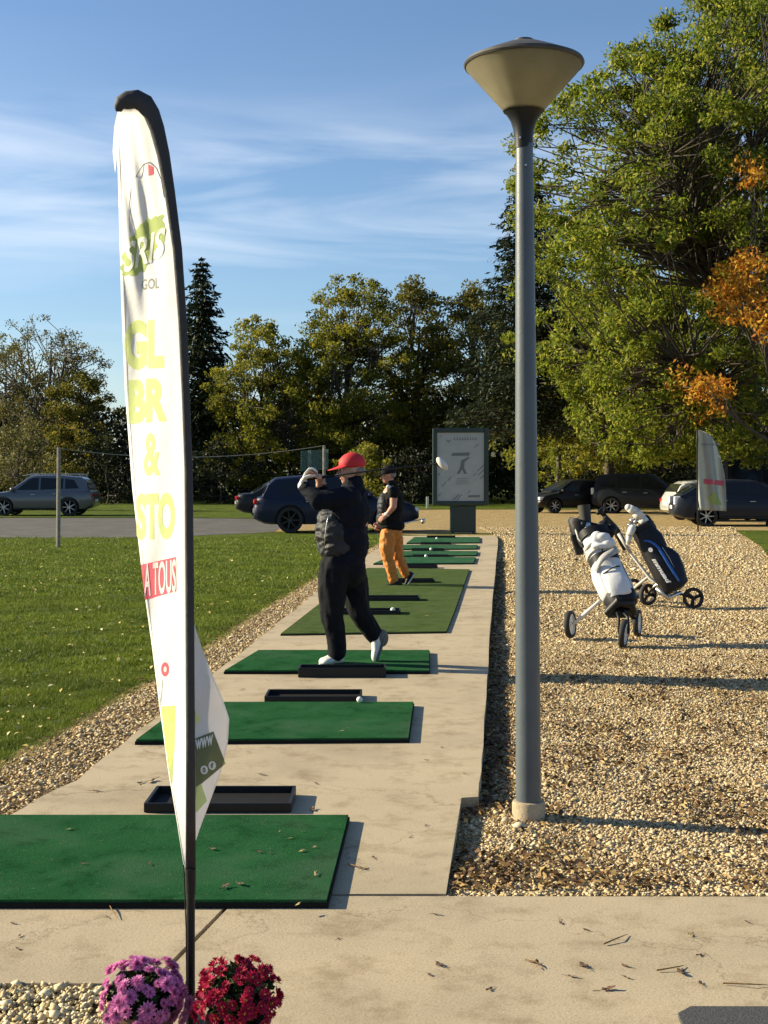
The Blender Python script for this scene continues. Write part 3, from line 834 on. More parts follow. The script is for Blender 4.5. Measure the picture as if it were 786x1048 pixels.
for j in range(NV + 1):
    py = 107.8 + (892 - 107.8) * (j / NV) ** 1.15
    a, b = interp(xin, py), interp(xl, py)
    for i in range(NU + 1): V.append(flagS(a + 1.0 + (b - a - 1.0) * i / NU, py))
for j in range(NV):
    for i in range(NU): k = j * (NU + 1) + i; Fq.append((k, k + 1, k + NU + 2, k + NU + 1))
cloth = obj('banner_cloth', MB().add(V, Fq), 'flag_white', t, smooth=True, solid=0.0012)
# sleeve + pole
so_ = [(121.5, 114, 3.5), (121.8, 109.5, 6), (124.5, 105.5, 9), (131, 102.5, 10.5), (139.6, 101.5, 11), (148, 106, 11), (155, 116, 9.5), (160.5, 131, 8.5), (167, 158, 7.4), (173.5, 196, 6.2), (181.5, 255, 5.4), (186.8, 328, 5), (190, 404, 4.6), (193, 480, 4.8), (194.2, 600, 4.9), (195, 760, 5.2), (195.2, 893, 6.0)]
k = FY / F
obj('pole_sleeve', MB().tube([P(x, y, FY) for x, y, r in so_], [r * k * .45 for x, y, r in so_], 16, flat=2.0, up=(0, 1, 0)), 'sleeve', t, smooth=True)
mb = MB().tube([P(195, 889, FY), P(195.3, 914, FY)], [5.6 * k, 5.2 * k], 16); obj('pole_joint', mb, 'black_plastic', t, auto=40)
obj('pole', MB().tube([P(195.2, 905, FY), Vector((fb.x, FY, 0.03))], [4.4 * k, 4.8 * k], 16), 'black_plastic', t, auto=40)
obj('tension_cord', MB().tube([P(188, 885, FY - .02), P(190.5, 950, FY - .02), P(191, 1010, FY - .018)], 0.0018, 6), 'black_plastic', t)
obj('ground_base', MB().box((fb.x, FY, 0.012), (.26, .04, .02), bev=.004).box((fb.x, FY, 0.011), (.04, .26, .018), bev=.004).tube([(fb.x, FY, 0.02), (fb.x, FY, .16)], .014, 14), 'black_plastic', t)
obj('top_knot', MB().add([P(121, 112, FY + .17), P(117, 130, FY + .19), P(115.5, 155, FY + .2), P(118, 178, FY + .18), P(121, 150, FY + .16)], [(0, 1, 2, 4), (4, 2, 3)]), 'flag_shade_grey', t, solid=.0012)
def flag_text(name, body, x0, x1, y0, y1, mt, bold=0.03, rise=0.0, shear=0.0, off=0.0016, surf=None, cuts=16):
    Vt, Ft = text_mesh(body, bold, shear, cuts)
    sf = surf or flagS
    Vw = [sf(x0 + (x1 - x0) * v.x, y1 + (y0 - y1) * v.y - rise * v.x, off) for v in Vt]
    return obj(name, MB().add(Vw, Ft), mt, cloth, smooth=True)
def flag_patch(name, pts, mt, off=0.0015, surf=None, n=8):
    sf = surf or flagS
    bm = bmesh.new(); vs = [bm.verts.new((x, y, 0)) for x, y in pts]; bm.faces.new(vs)
    xs_ = [p[0] for p in pts]; ys_ = [p[1] for p in pts]
    for i in range(1, n):
        for no, co in (((1, 0, 0), min(xs_) + (max(xs_) - min(xs_)) * i / n), ((0, 1, 0), min(ys_) + (max(ys_) - min(ys_)) * i / n)):
            bmesh.ops.bisect_plane(bm, geom=list(bm.verts) + list(bm.edges) + list(bm.faces), plane_co=Vector((co, co, 0)), plane_no=Vector(no))
    bm.verts.index_update()
    mb = MB().add([sf(v.co.x, v.co.y, off) for v in bm.verts], [[v.index for v in f.verts] for f in bm.faces]); bm.free()
    return obj(name, mb, mt, cloth, smooth=True)
flag_text('lettering', 'GL', 127, 168, 328, 379, 'lime', .055, 2)
flag_text('lettering', 'BR', 131.5, 171, 389, 434, 'lime', .055, 3)
flag_text('lettering', '&', 147, 164, 443, 487, 'lime', .03)
flag_text('lettering', 'STO', 139.5, 179, 505, 553, 'lime', .05, 1)
flag_patch('lettering_band', [(144.2, 578), (180, 570), (180.5, 605), (148.5, 614)], 'pink')
flag_text('lettering', 'A TOUS', 147.5, 180, 577, 611, 'print_white', .02, 5, off=.0028)
obj('hem_stitching', MB().tube([flagS(interp(xl, y) + .045 * (interp(xin, y) - interp(xl, y)) + .3, y, .0012) for y in np.linspace(116, 884, 120)], .0006, 4), 'grey_print', cloth)
# logo: green blot with white letters, thin arc and tiny red flag
rr = random.Random(3)
blot = []
for i in range(40):
    a = 2 * PI * i / 40
    r_ = 1 + rr.uniform(-.16, .16)
    blot.append((147.5 + (23 * math.cos(a)) * r_, 252 - 20 * math.cos(a) + 23 * math.sin(a) * r_))
flag_patch('logo_blot', blot, 'leafgreen', .0022, n=22)
flag_text('logo_letters', 'SRIS', 127, 169, 250, 280, 'print_white', .02, 18, .2, off=.0042)
flag_text('lettering', 'GOL', 145, 163, 286, 297, 'grey_print', .02, 2)
arc = [(137 - 8 * math.sin(u * 2.2) , 240 - 72 * u) for u in np.linspace(0, 0.72, 8)] + [(140, 178), (146, 168), (152, 165), (160, 171), (166, 184), (169, 205)]
arc = [(133, 238), (132, 215), (134, 195), (140, 179), (147, 168), (153, 166), (160, 172), (165, 184), (168, 202)]
obj('logo_arc', MB().tube([flagS(x, y, .003) for x, y in arc], .0012, 5), 'grey_print', cloth)
flag_patch('logo_pennant', [(151.5, 168), (157, 171), (157, 178), (152, 180)], 'pink', .002, n=2)
flag_patch('printed_ring', [(169 + 4.2 * math.cos(i * PI / 8), 685 + 7.4 * math.sin(i * PI / 8)) for i in range(16)], 'pink', n=3)
flag_patch('printed_ring_centre', [(169 + 1.6 * math.cos(i * PI / 6), 685 + 3 * math.sin(i * PI / 6)) for i in range(12)], 'print_white', .0026, n=2)
flag_patch('printed_dots', [(166.2, 696), (167.0, 696), (164.8, 722), (164.0, 722)], 'grey_print', n=3)
flag_patch('printed_block', [(164.8, 723), (180, 722), (178.5, 768), (173, 790), (170, 768)], 'yellow', n=5)
flag_patch('printed_block', [(171.4, 771), (178, 768), (176.5, 800), (174.8, 802)], 'leafgreen', n=4)
# tail of the cloth that has blown round behind the pole
tr_ = [(638, 198.5), (660, 205.5), (690, 217), (715, 227.5), (735, 234.5), (760, 233), (790, 226), (820, 215), (845, 205.5), (864, 199)]
def tailS(px, py, off=0.0):
    off = off * 2.0
    b = interp(tr_, py); s = (px - 197) / 38
    Y = FY + .03 + s * 0.15 + .018 * math.sin(s * 3.4 + py * .02) + .006 * math.sin(py * .09 + px * .05)
    return P(px, py, Y - off)
V = []; Fq = []; NU, NV = 12, 60
for j in range(NV + 1):
    py = 639 + (863 - 639) * j / NV; b = interp(tr_, py)
    for i in range(NU + 1): V.append(tailS(197.5 + (b - 197.5) * i / NU, py))
for j in range(NV):
    for i in range(NU): q_ = j * (NU + 1) + i; Fq.append((q_, q_ + 1, q_ + NU + 2, q_ + NU + 1))
obj('banner_tail', MB().add(V, Fq), 'flag_shade_grey', t, smooth=True, solid=0.0012)
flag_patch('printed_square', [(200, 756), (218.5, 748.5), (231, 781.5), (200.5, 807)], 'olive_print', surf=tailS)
flag_text('web_lettering', 'www', 200, 218, 757.5, 768, 'print_white', .03, 6, surf=tailS, off=.0028, cuts=8)
for (ix, iy, ch) in ((209, 788, 'o'), (217.2, 783.5, 'f')):
    flag_patch('round_icon', [(ix + 3.9 * math.cos(i * PI / 8), iy + 4.6 * math.sin(i * PI / 8)) for i in range(16)], 'print_white', .0026, surf=tailS, n=4)
    flag_text('icon_mark', ch, ix - 1.5, ix + 1.5, iy - 2.6, iy + 2.6, 'olive_print', .03, 0, surf=tailS, off=.0038, cuts=4)
flag_patch('printed_block', [(199.5, 727), (205.5, 737), (200, 741)], 'lime', surf=tailS, n=2)
flag_patch('printed_block', [(200.5, 804), (206, 802), (212, 820), (200.5, 832)], 'lime', surf=tailS, n=3)

# ------------------------------------------------------------------ small feather banner by the cars
Y2 = 38.0; k2 = Y2 / F
b2 = P(714.5, 540, Y2); b2 = Vector((b2.x, Y2, -0.03))
t = thing('beach_flag', 'small grey-white feather banner in front of the dark estate car', 'banner', b2, group='feather banners')
xr2 = [(440, 716), (442, 722), (446, 728), (455, 733), (470, 738), (485, 741.5), (500, 743), (522, 743.5)]
def s2(px, py, off=0.0):
    return P(px, py, Y2 + .22 * ((px - 714) / 29) + .11 * math.sin((px - 714) * .42 - (py - 440) * .045) - off)
V = []; Fq = []; NU, NV = 18, 30
for j in range(NV + 1):
    py = 440.5 + (522 - 440.5) * j / NV; b = interp(xr2, py)
    for i in range(NU + 1): V.append(s2(714.8 + (b - 714.8) * i / NU, py + (1.0 * i / NU if j == NV else 0)))
for j in range(NV):
    for i in range(NU): q_ = j * (NU + 1) + i; Fq.append((q_, q_ + 1, q_ + NU + 2, q_ + NU + 1))
cloth2 = obj('banner_cloth', MB().add(V, Fq), cloth_mat('small_flag_cloth', (.50, .51, .48), .3), t, smooth=True, solid=0.003)
obj('pole', MB().tube([b2, P(714, 523, Y2), P(713.6, 455, Y2), P(713.4, 441, Y2), P(717, 438.2, Y2), P(724, 439.5, Y2), P(730, 444, Y2), P(734, 451, Y2)], [.022, .02, .018, .016, .015, .013, .011, .009], 8), 'black_plastic', t, smooth=True)
cloth_keep = cloth; cloth = cloth2
for i_ in range(7):
    flag_patch('printed_heading', [(718 + 2.7 * i_, 454), (719.8 + 2.7 * i_, 453.6), (719.6 + 2.7 * i_, 456.2), (718.2 + 2.7 * i_, 456.0)], 'grey_print', .02, surf=s2, n=2)
flag_patch('lettering_band', [(720, 490), (741, 492), (741, 497), (720, 495)], 'pink', .035, surf=s2, n=5)
flag_patch('printed_swoosh', [(724, 509), (731, 502), (736, 511), (739, 517), (728, 516)], 'leafgreen', .035, surf=s2, n=5)
cloth = cloth_keep

# ------------------------------------------------------------------ advertising panel
AY = 37.2; ap = G(473.5, 545); 
def A(px, py, dy=0.0): return P(px, py, AY + dy)
def slab(mb, x0, x1, y0, y1, ya, yb, bev=0.01):
    a, b = P(x0, y1, AY), P(x1, y0, AY)
    mb.box(((a.x + b.x) / 2, AY + (ya + yb) / 2, (a.z + b.z) / 2), (b.x - a.x, yb - ya, b.z - a.z), bev=bev); return mb
t = thing('advertising_panel', 'free-standing poster panel in a dark green frame beyond the last mats', 'sign', (A(473.5, 545).x, AY, 0))
mb = MB(); slab(mb, 460.5, 487, 517.5, 544.5, -.06, .12, .02); obj('pedestal', mb, 'panel_green', t)
mb = MB(); slab(mb, 462, 465, 544, 546.5, -.05, .1, .003); slab(mb, 483, 486, 544, 546.5, -.05, .1, .003); obj('foot', mb, 'panel_green', t)
mb = MB(); slab(mb, 442.7, 447, 438.5, 517, -.13, .18, .02); slab(mb, 495.5, 499.8, 438.5, 517, -.13, .18, .02)
slab(mb, 447, 495.5, 438.3, 442.6, -.125, .175, .02); slab(mb, 447, 495.5, 513, 517.2, -.125, .175, .02); slab(mb, 446, 496.5, 441, 514, .02, .15, .0)
fr = obj('panel_frame', mb, 'panel_green', t)
mb = MB(); slab(mb, 447.2, 495.3, 442.8, 512.8, -.07, -.0, .0); po = obj('poster', mb, 'poster', t)
def ps(px, py, off=0.0): return P(px, py, AY - .075 - off)
cloth = po
flag_patch('poster_emblem', [(456.2, 450), (457.4, 450.2), (459, 451.6), (460.6, 450.2), (461.8, 450), (459, 453)], 'poster_ink', .003, surf=ps, n=2)
for i_ in range(9):
    flag_patch('poster_heading', [(464.5 + 2.7 * i_, 447.6), (464.9 + 2.7 * i_, 447.6), (466.2 + 2.7 * i_, 450.2), (464.9 + 2.7 * i_, 450.6)], 'poster_ink', .003, surf=ps, n=2)
flag_patch('poster_mark', [(463, 463.5), (481, 463), (480, 466.5), (462, 466.5)], 'poster_ink', .003, surf=ps, n=2)
for (x, y, dx, dy, w_) in ((485, 458, 4, -3.5, 1), (488, 482, 7, -6.5, 1.2), (489, 486, 6, -5.6, 1.2), (491, 490, 4, -4, 1.2), (484, 487, 3, -3, 1), (452, 498, 4, -4.5, 1), (458, 492, 3, -4, .8), (463, 512, 6, -6, 1.3), (467, 512, 5, -6, 1), (478, 505, 3, -3, 1), (448, 487, 2, -3, 1), (448, 508, 3, -3, 1), (449, 448, 3, -2.4, .8)):
    flag_patch('poster_mark', [(x, y), (x + w_, y), (x + dx + w_, y + dy), (x + dx, y + dy)], 'poster_ink', .003, surf=ps, n=2)
flag_patch('poster_mark', [(479, 507), (491, 506.5), (491, 509), (479, 509)], 'poster_ink', .003, surf=ps, n=2)
flag_patch('poster_figure', [(472, 471), (475, 470), (479, 467.5), (481, 468), (475.5, 473), (475, 479), (478, 485), (475, 485), (473, 480), (470, 485), (467.5, 485), (471, 478)], 'poster_ink', .003, surf=ps, n=3)
for q_ in (489.5, 492, 494.5):
    flag_patch('poster_line', [(467, q_), (480, q_), (480, q_ + .7), (467, q_ + .7)], 'grey_print', .003, surf=ps, n=2)
cloth = cloth_keep

# ------------------------------------------------------------------ stakes, cord, netting
SY = 30.0
def stake(px, top, bot_y, label, r=0.035, m='wood_grey'):
    b = G(px, bot_y); a = P(px + .8, top, b.y)
    t = obj('stake', MB().tube([Vector((b.x, b.y, -.05)), a], [r, r * .9], 8), m, smooth=False, origin=b)
    tag(t, label, 'post', 'posts of the range fence'); return a, b
a1, b1 = stake(59.5, 458, 558.5, 'lone grey stake standing on the lawn in front of the silver car', .05)
a2, b2_ = stake(331, 456, 556, 'grey post behind the red capped golfer, holding netting', .038)
mid = []
for i in range(25):
    u = i / 24; p = a1.lerp(a2, u); p.z -= 0.95 * u * (1 - u) + .02 * (1 - u); mid.append(p)
tag(obj('cord', MB().tube(mid, .008, 5), plain('cord', (.20, .20, .18), .8), origin=a1), 'thin pale cord sagging between the two range posts', 'cord')
V = []; Fq = []; 
for j in range(7):
    for i in range(9):
        V.append(P(308 + 28 * i / 8, 460.5 + 21 * j / 6 - (i - 4) * .25, a2.y + .1 + .03 * math.sin(i * 1.3)))
for j in range(6):
    for i in range(8): q_ = j * 9 + i; Fq.append((q_, q_ + 1, q_ + 10, q_ + 9))
tag(obj('netting', MB().add(V, Fq), 'netting', origin=a2, solid=.01), 'small teal net panel hung beside the post behind the red cap', 'net')
for px, lab in ((437.5, 'short white marker post left of the advertising panel'),):
    b = G(px, 520); tag(obj('marker_post', MB().box((b.x, b.y, .25), (.13, .1, .62), bev=.01), 'white_plastic', origin=b), lab, 'post')

# ------------------------------------------------------------------ cars
def lerp_tab(tab, x):
    return interp(tab, x)
def boolean_cut(me, cut_mb):
    a = bpy.data.objects.new('a', me); col.objects.link(a)
    cm = bpy.data.meshes.new('c'); cm.from_pydata(cut_mb.v, [], cut_mb.f); cm.update()
    c = bpy.data.objects.new('c', cm); col.objects.link(c)
    m = a.modifiers.new('b', 'BOOLEAN'); m.operation = 'DIFFERENCE'; m.object = c; m.solver = 'EXACT'
    dg = bpy.context.evaluated_depsgraph_get(); dg.update()
    out = bpy.data.meshes.new_from_object(a.evaluated_get(dg), depsgraph=dg)
    bpy.data.objects.remove(a); bpy.data.objects.remove(c); bpy.data.meshes.remove(cm)
    out.materials.clear()
    return out
def car(name, label, loc, rotz, paint, L_=4.5, W_=1.84, wr=.34, top=None, belt=None, roof=None, bot=.24, wins=None, ws=None, rw=None, ax=(-1.32, 1.38), group='cars parked beyond the range', rim='rim_metal', rails=False, tail_h=.84, head_h=.66, white_lamp_or_glare=False):
    """x forward; top: belt/bonnet line [(x,z)], roof: roof line [(x,z)]"""
    t = thing(name, label, 'car', loc, rotz, group)
    hw = W_ / 2
    x0, x1 = -L_ / 2, L_ / 2
    def halfw(x):
        e = min(x - x0, x1 - x)
        return hw * (0.80 + 0.20 * min(1, max(0, e) / .45) ** .5)
    def zb(x):
        e = min(x - x0, x1 - x); return bot + .16 * max(0, 1 - e / .35)
    xs_ = [x0, x0 + .04, x0 + .12, x0 + .3] + list(np.linspace(x0 + .5, x1 - .5, 22)) + [x1 - .3, x1 - .12, x1 - .04, x1]
    V = []; Fq = []; 
    for x in xs_:
        wv = halfw(x); z0 = zb(x); z1 = lerp_tab(top, x)
        half = [(wv * .80, z0), (wv * .96, z0 + .05), (wv, z0 + (z1 - z0) * .35), (wv * 1.0, z0 + (z1 - z0) * .62), (wv * .965, z1 - .10), (wv * .93, z1 - .03), (wv * .80, z1)]
        ring = [(x, a, b) for a, b in half] + [(x, -a, b) for a, b in half[::-1]]
        V += ring
    n = 14
    for i in range(len(xs_) - 1):
        for k in range(n):
            k2 = (k + 1) % n
            Fq.append((i * n + k, (i + 1) * n + k, (i + 1) * n + k2, i * n + k2))
    Fq.append(tuple(range(n))); Fq.append(tuple((len(xs_) - 1) * n + k for k in range(n))[::-1])
    me = bpy.data.meshes.new('body'); me.from_pydata(V, [], Fq); me.update()
    bm = bmesh.new(); bm.from_mesh(me); bmesh.ops.recalc_face_normals(bm, faces=bm.faces); bm.to_mesh(me); bm.free()
    cut = MB()
    for xa in ax:
        for s in (-1, 1):
            cut.tube([(xa, s * (hw - .26), wr + .01), (xa, s * (hw + .2), wr + .01)], wr + .055, 28)
    me = boolean_cut(me, cut)
    bm = bmesh.new(); bm.from_mesh(me)
    # greenhouse
    gx0, gx1 = roof[0][0], roof[-1][0]
    gxs = sorted(set([p[0] for p in roof] + list(np.linspace(gx0, gx1, 15))))
    def gside(x, z):
        zt = lerp_tab(roof, x); zbl = lerp_tab(top, x) - .05
        full = 1.0
        u = (z - (lerp_tab(top, x))) / .55
        return hw * (.915 - .17 * u)
    V = []; Fq = []
    for x in gxs:
        zt = max(lerp_tab(roof, x), lerp_tab(top, x) + .0); zl = lerp_tab(top, x) - .06
        zt = max(zt, zl + .02)
        half = [(gside(x, zl), zl), (gside(x, zl + (zt - zl) * .5), zl + (zt - zl) * .5), (gside(x, zt - .05), zt - .05), (gside(x, zt) * .93, zt - .01), (gside(x, zt) * .55, zt + .015)]
        V += [(x, a, b) for a, b in half] + [(x, -a, b) for a, b in half[::-1]]
    n = 10
    for i in range(len(gxs) - 1):
        for k in range(n):
            k2 = (k + 1) % n; Fq.append((i * n + k, (i + 1) * n + k, (i + 1) * n + k2, i * n + k2))
    Fq.append(tuple(range(n))); Fq.append(tuple((len(gxs) - 1) * n + k for k in range(n))[::-1])
    m2 = bpy.data.meshes.new('g'); m2.from_pydata(V, [], Fq); m2.update()
    bm2 = bmesh.new(); bm2.from_mesh(m2); bmesh.ops.recalc_face_normals(bm2, faces=bm2.faces); bm2.to_mesh(m2); bm2.free()
    bm.from_mesh(m2); bm.to_mesh(me); bm.free()
    obj('body', me, paint, t, local=True, auto=38)
    # side windows
    for s in (-1, 1):
        for wdef in wins:
            pts = [(x, s * (gside(x, z) + .008), z) for x, z in wdef]
            pin = [(x, s * (gside(x, z) - .01), z) for x, z in wdef]
            nn = len(pts)
            f = [tuple(range(nn)), tuple(range(nn, 2 * nn))[::-1]] + [(i, nn + i, nn + (i + 1) % nn, (i + 1) % nn) for i in range(nn)]
            if s < 0: f = [q_[::-1] for q_ in f]
            obj('window', MB().add(pts + pin, f), 'glass_dark', t, local=True)
    def screen(nm, xb, zb_, xt, zt_, d):
        wb, wt = gside(xb, zb_) * .9, gside(xt, zt_) * .86
        nv = Vector((zt_ - zb_, 0, xb - xt)).normalized() * (1 if d > 0 else -1)
        if nv.z < 0: nv = -nv
        o_ = nv * .02
        ps_ = [Vector((xb, wb, zb_)), Vector((xb, -wb, zb_)), Vector((xt, -wt, zt_)), Vector((xt, wt, zt_))]
        obj(nm, MB().add([p + o_ for p in ps_] + [p - o_ for p in ps_], [(0, 1, 2, 3), (7, 6, 5, 4), (0, 4, 5, 1), (1, 5, 6, 2), (2, 6, 7, 3), (3, 7, 4, 0)]), 'glass_dark', t, local=True)
    screen('windscreen', *ws, 1); screen('rear_window', *rw, -1)
    for xa in ax:
        for s in (-1, 1):
            c = Vector((xa, s * (hw - .115), wr))
            wo = obj('wheel', MB().lathe([(wr - .10, -.105), (wr - .02, -.105), (wr, -.085), (wr, .085), (wr - .02, .105), (wr - .10, .105)], c, 32, axis=(0, 1, 0)), 'tyre', t, local=True, auto=40)
            mb = MB().lathe([(wr - .10, -.09), (wr - .10, .09)], c, 28, axis=(0, 1, 0))
            mb.lathe([(0, s * .055), (.06, s * .06), (.07, s * .045)], c, 16, axis=(0, 1, 0))
            for q_ in range(7):
                an = 2 * PI * q_ / 7; d = Vector((math.cos(an), 0, math.sin(an)))
                mb.tube([c + Vector((0, s * .05, 0)) + d * .04, c + Vector((0, s * .075, 0)) + d * (wr - .105)], [.03, .022], 6)
            obj('rim', mb, rim, wo, local=True, auto=40)
            obj('hub_well', MB().lathe([(0, -s * .02), (wr - .105, -s * .02), (wr - .105, -s * .05), (0, -s * .05)], c, 24, axis=(0, 1, 0)), 'rubber', wo, local=True)
    zt_ = tail_h
    for s in (-1, 1):
        obj('tail_light_or_glare', MB().box((x0 + .11, s * (halfw(x0 + .03) - .115), zt_), (.23, .25, .28 if white_lamp_or_glare else .13), bev=.03), 'lamp_or_glare_white' if white_lamp_or_glare else 'lamp_red', t, local=True)  # on the estate these white blocks are painted glare, not lamps
        obj('headlight', MB().box((x1 - .13, s * (halfw(x1 - .03) - .14), head_h), (.27, .30, .13), bev=.03), 'lamp_or_glare_white', t, local=True)
        obj('mirror', MB().ell((ws[0] - .12, s * (hw + .03), lerp_tab(top, ws[0] - .1) + .06), (.09, .11, .075)), paint, t, smooth=True, local=True)
        for xh in (ax[0] + .55, ax[0] + 1.45):
            obj('door_handle', MB().box((xh, s * (hw * .975 + .012), lerp_tab(top, xh) - .13), (.18, .03, .028), bev=.008), 'steel', t, local=True)
    obj('number_plate', MB().box((x0 - .008, 0, .62), (.02, .50, .11), bev=.003), 'plate_white', t, local=True)
    obj('number_plate', MB().box((x1 + .004, 0, .42), (.02, .50, .11), bev=.003), 'plate_white', t, local=True)
    obj('grille', MB().box((x1 - .012, 0, .60), (.04, .9, .16), bev=.01), 'black_plastic', t, local=True)
    for s in (-1, 1): obj('sill_trim', MB().box((0.02, s * (hw - .02), bot + .06), (ax[1] - ax[0] - .95, .05, .07), bev=.01), 'black_plastic', t, local=True)
    if rails:
        for s in (-1, 1):
            zr_ = lerp_tab(roof, 0) + .03
            obj('roof_rail', MB().tube([(roof[2][0], s * hw * .66, zr_ - .06), (roof[2][0] + .12, s * hw * .66, zr_ + .02), (0.2, s * hw * .66, zr_ + .03), (.62, s * hw * .66, zr_ - .05)], .018, 6), 'steel', t, local=True)
    return t
def paint(name, c, rough=.28):
    m = plain(name, c, rough if c[0] > .05 else .42, .3 if c[0] > .05 else 0, var=.04, coat=.6 if c[0] > .05 else .12, spec=.5 if c[0] > .05 else .25); return m
SUV = dict(top=[(-2.3, .72), (-2.22, .98), (-2.1, 1.06), (0.6, .99), (1.0, 1.02), (1.8, .92), (2.15, .82), (2.3, .60)],
           roof=[(-2.12, 1.05), (-1.95, 1.42), (-1.75, 1.57), (-.8, 1.65), (0.1, 1.64), (.35, 1.58), (1.12, 1.02)],
           wins=[[(-1.72, 1.12), (-1.15, 1.10), (-1.15, 1.50), (-1.5, 1.46)], [(-1.07, 1.10), (-.16, 1.06), (-.16, 1.54), (-1.07, 1.51)], [(-.08, 1.06), (.80, 1.05), (.30, 1.48), (.1, 1.54), (-.08, 1.54)]],
           ws=(1.06, 1.08, .38, 1.55), rw=(-2.1, 1.12, -1.90, 1.46))
HATCH = dict(top=[(-2.0, .70), (-1.93, .92), (-1.8, 1.0), (.6, .93), (1.0, .94), (1.6, .84), (1.85, .74), (2.0, .55)],
             roof=[(-1.84, .98), (-1.65, 1.28), (-1.4, 1.42), (-.6, 1.48), (0.1, 1.47), (.3, 1.42), (1.1, .94)],
             wins=[[(-1.42, 1.06), (-1.05, 1.04), (-1.05, 1.36), (-1.3, 1.34)], [(-.98, 1.04), (-.15, 1.0), (-.15, 1.38), (-.98, 1.36)], [(-.07, 1.0), (.78, .97), (.28, 1.34), (.05, 1.38), (-.07, 1.38)]],
             ws=(1.05, 1.0, .34, 1.39), rw=(-1.82, 1.05, -1.60, 1.33))
ESTATE = dict(top=[(-2.4, .72), (-2.32, .96), (-2.2, 1.02), (.7, .93), (1.1, .94), (1.9, .84), (2.2, .74), (2.4, .55)],
              roof=[(-2.22, 1.0), (-1.75, 1.30), (-1.35, 1.45), (-.5, 1.52), (0.1, 1.50), (.35, 1.44), (1.25, .94)],
              wins=[[(-1.55, 1.08), (-1.1, 1.05), (-1.1, 1.36), (-1.3, 1.33)], [(-1.02, 1.05), (-.12, 1.0), (-.12, 1.40), (-1.02, 1.38)], [(-.04, 1.0), (.92, .97), (.34, 1.35), (.1, 1.40), (-.04, 1.40)]],
              ws=(1.18, 1.0, .40, 1.41), rw=(-2.15, 1.06, -1.70, 1.34))
MPV = dict(top=[(-2.2, .78), (-2.13, 1.0), (-2.0, 1.10), (.8, 1.02), (1.2, 1.04), (1.7, .94), (2.0, .84), (2.2, .6)],
           roof=[(-2.08, 1.08), (-2.0, 1.5), (-1.85, 1.68), (-.8, 1.74), (0.2, 1.72), (.5, 1.64), (1.35, 1.04)],
           wins=[[(-1.8, 1.16), (-1.15, 1.13), (-1.15, 1.60), (-1.72, 1.56)], [(-1.07, 1.13), (-.12, 1.09), (-.12, 1.62), (-1.07, 1.60)], [(-.04, 1.09), (1.0, 1.07), (.46, 1.52), (.2, 1.62), (-.04, 1.62)]],
           ws=(1.28, 1.10, .54, 1.60), rw=(-2.06, 1.16, -1.97, 1.52))
def gp(px, y): return (px - CX) / F * y
# silver suv on the far left, heading left
car('parked_car', 'silver-grey sport utility car parked beyond the road at far left', (gp(34, 52.7), 54.0, -.02), R(180), paint('silver_paint', (.10, .105, .112)), L_=4.5, ax=(-1.32, 1.32), wr=.36, **{**SUV}, rails=True)
# blue suv heading right, away from the camera
car('parked_car', 'dark blue sport utility car standing behind the red capped golfer', (gp(344, 38.0) - .05, 38.6, -.03), R(6), paint('blue_paint', (.006, .010, .030)), L_=4.75, ax=(-1.35, 1.45), wr=.37, rim='rim_dark', **{**SUV, 'top': [(x * 1.033, z) for x, z in SUV['top']]}, tail_h=.88)
SEDAN = dict(top=[(-2.2, .70), (-2.13, .90), (-2.0, .97), (-1.2, 1.0), (.6, .92), (1.0, .92), (1.6, .82), (1.95, .72), (2.2, .52)],
             roof=[(-1.62, .98), (-1.0, 1.36), (-.6, 1.42), (0.1, 1.41), (.3, 1.36), (1.1, .93)],
             wins=[[(-1.10, 1.05), (-.95, 1.03), (-.95, 1.30), (-1.0, 1.27)], [(-.88, 1.03), (-.15, 1.0), (-.15, 1.32), (-.88, 1.30)], [(-.07, 1.0), (.78, .97), (.28, 1.28), (.05, 1.32), (-.07, 1.32)]],
             ws=(1.05, .98, .34, 1.33), rw=(-1.58, 1.03, -1.05, 1.31))
car('parked_car', 'black saloon showing a red tail light left of the blue car', (gp(241, 49) + 2.15, 49.6, -.02), R(8), paint('black_car_paint', (.010, .010, .011)), L_=4.4, W_=1.75, ax=(-1.3, 1.35), wr=.32, **SEDAN, tail_h=.80)
car('parked_car', 'white car shape added for glare, almost hidden behind the dark blue estate car', (gp(680, 48) + 2.0, 48.0, -.03), R(4), paint('glare_white_paint', (.62, .62, .60)), L_=4.0, W_=1.75, ax=(-1.2, 1.3), wr=.32, **HATCH, tail_h=.74)  # added car body, its white end stands in for glare on the estate
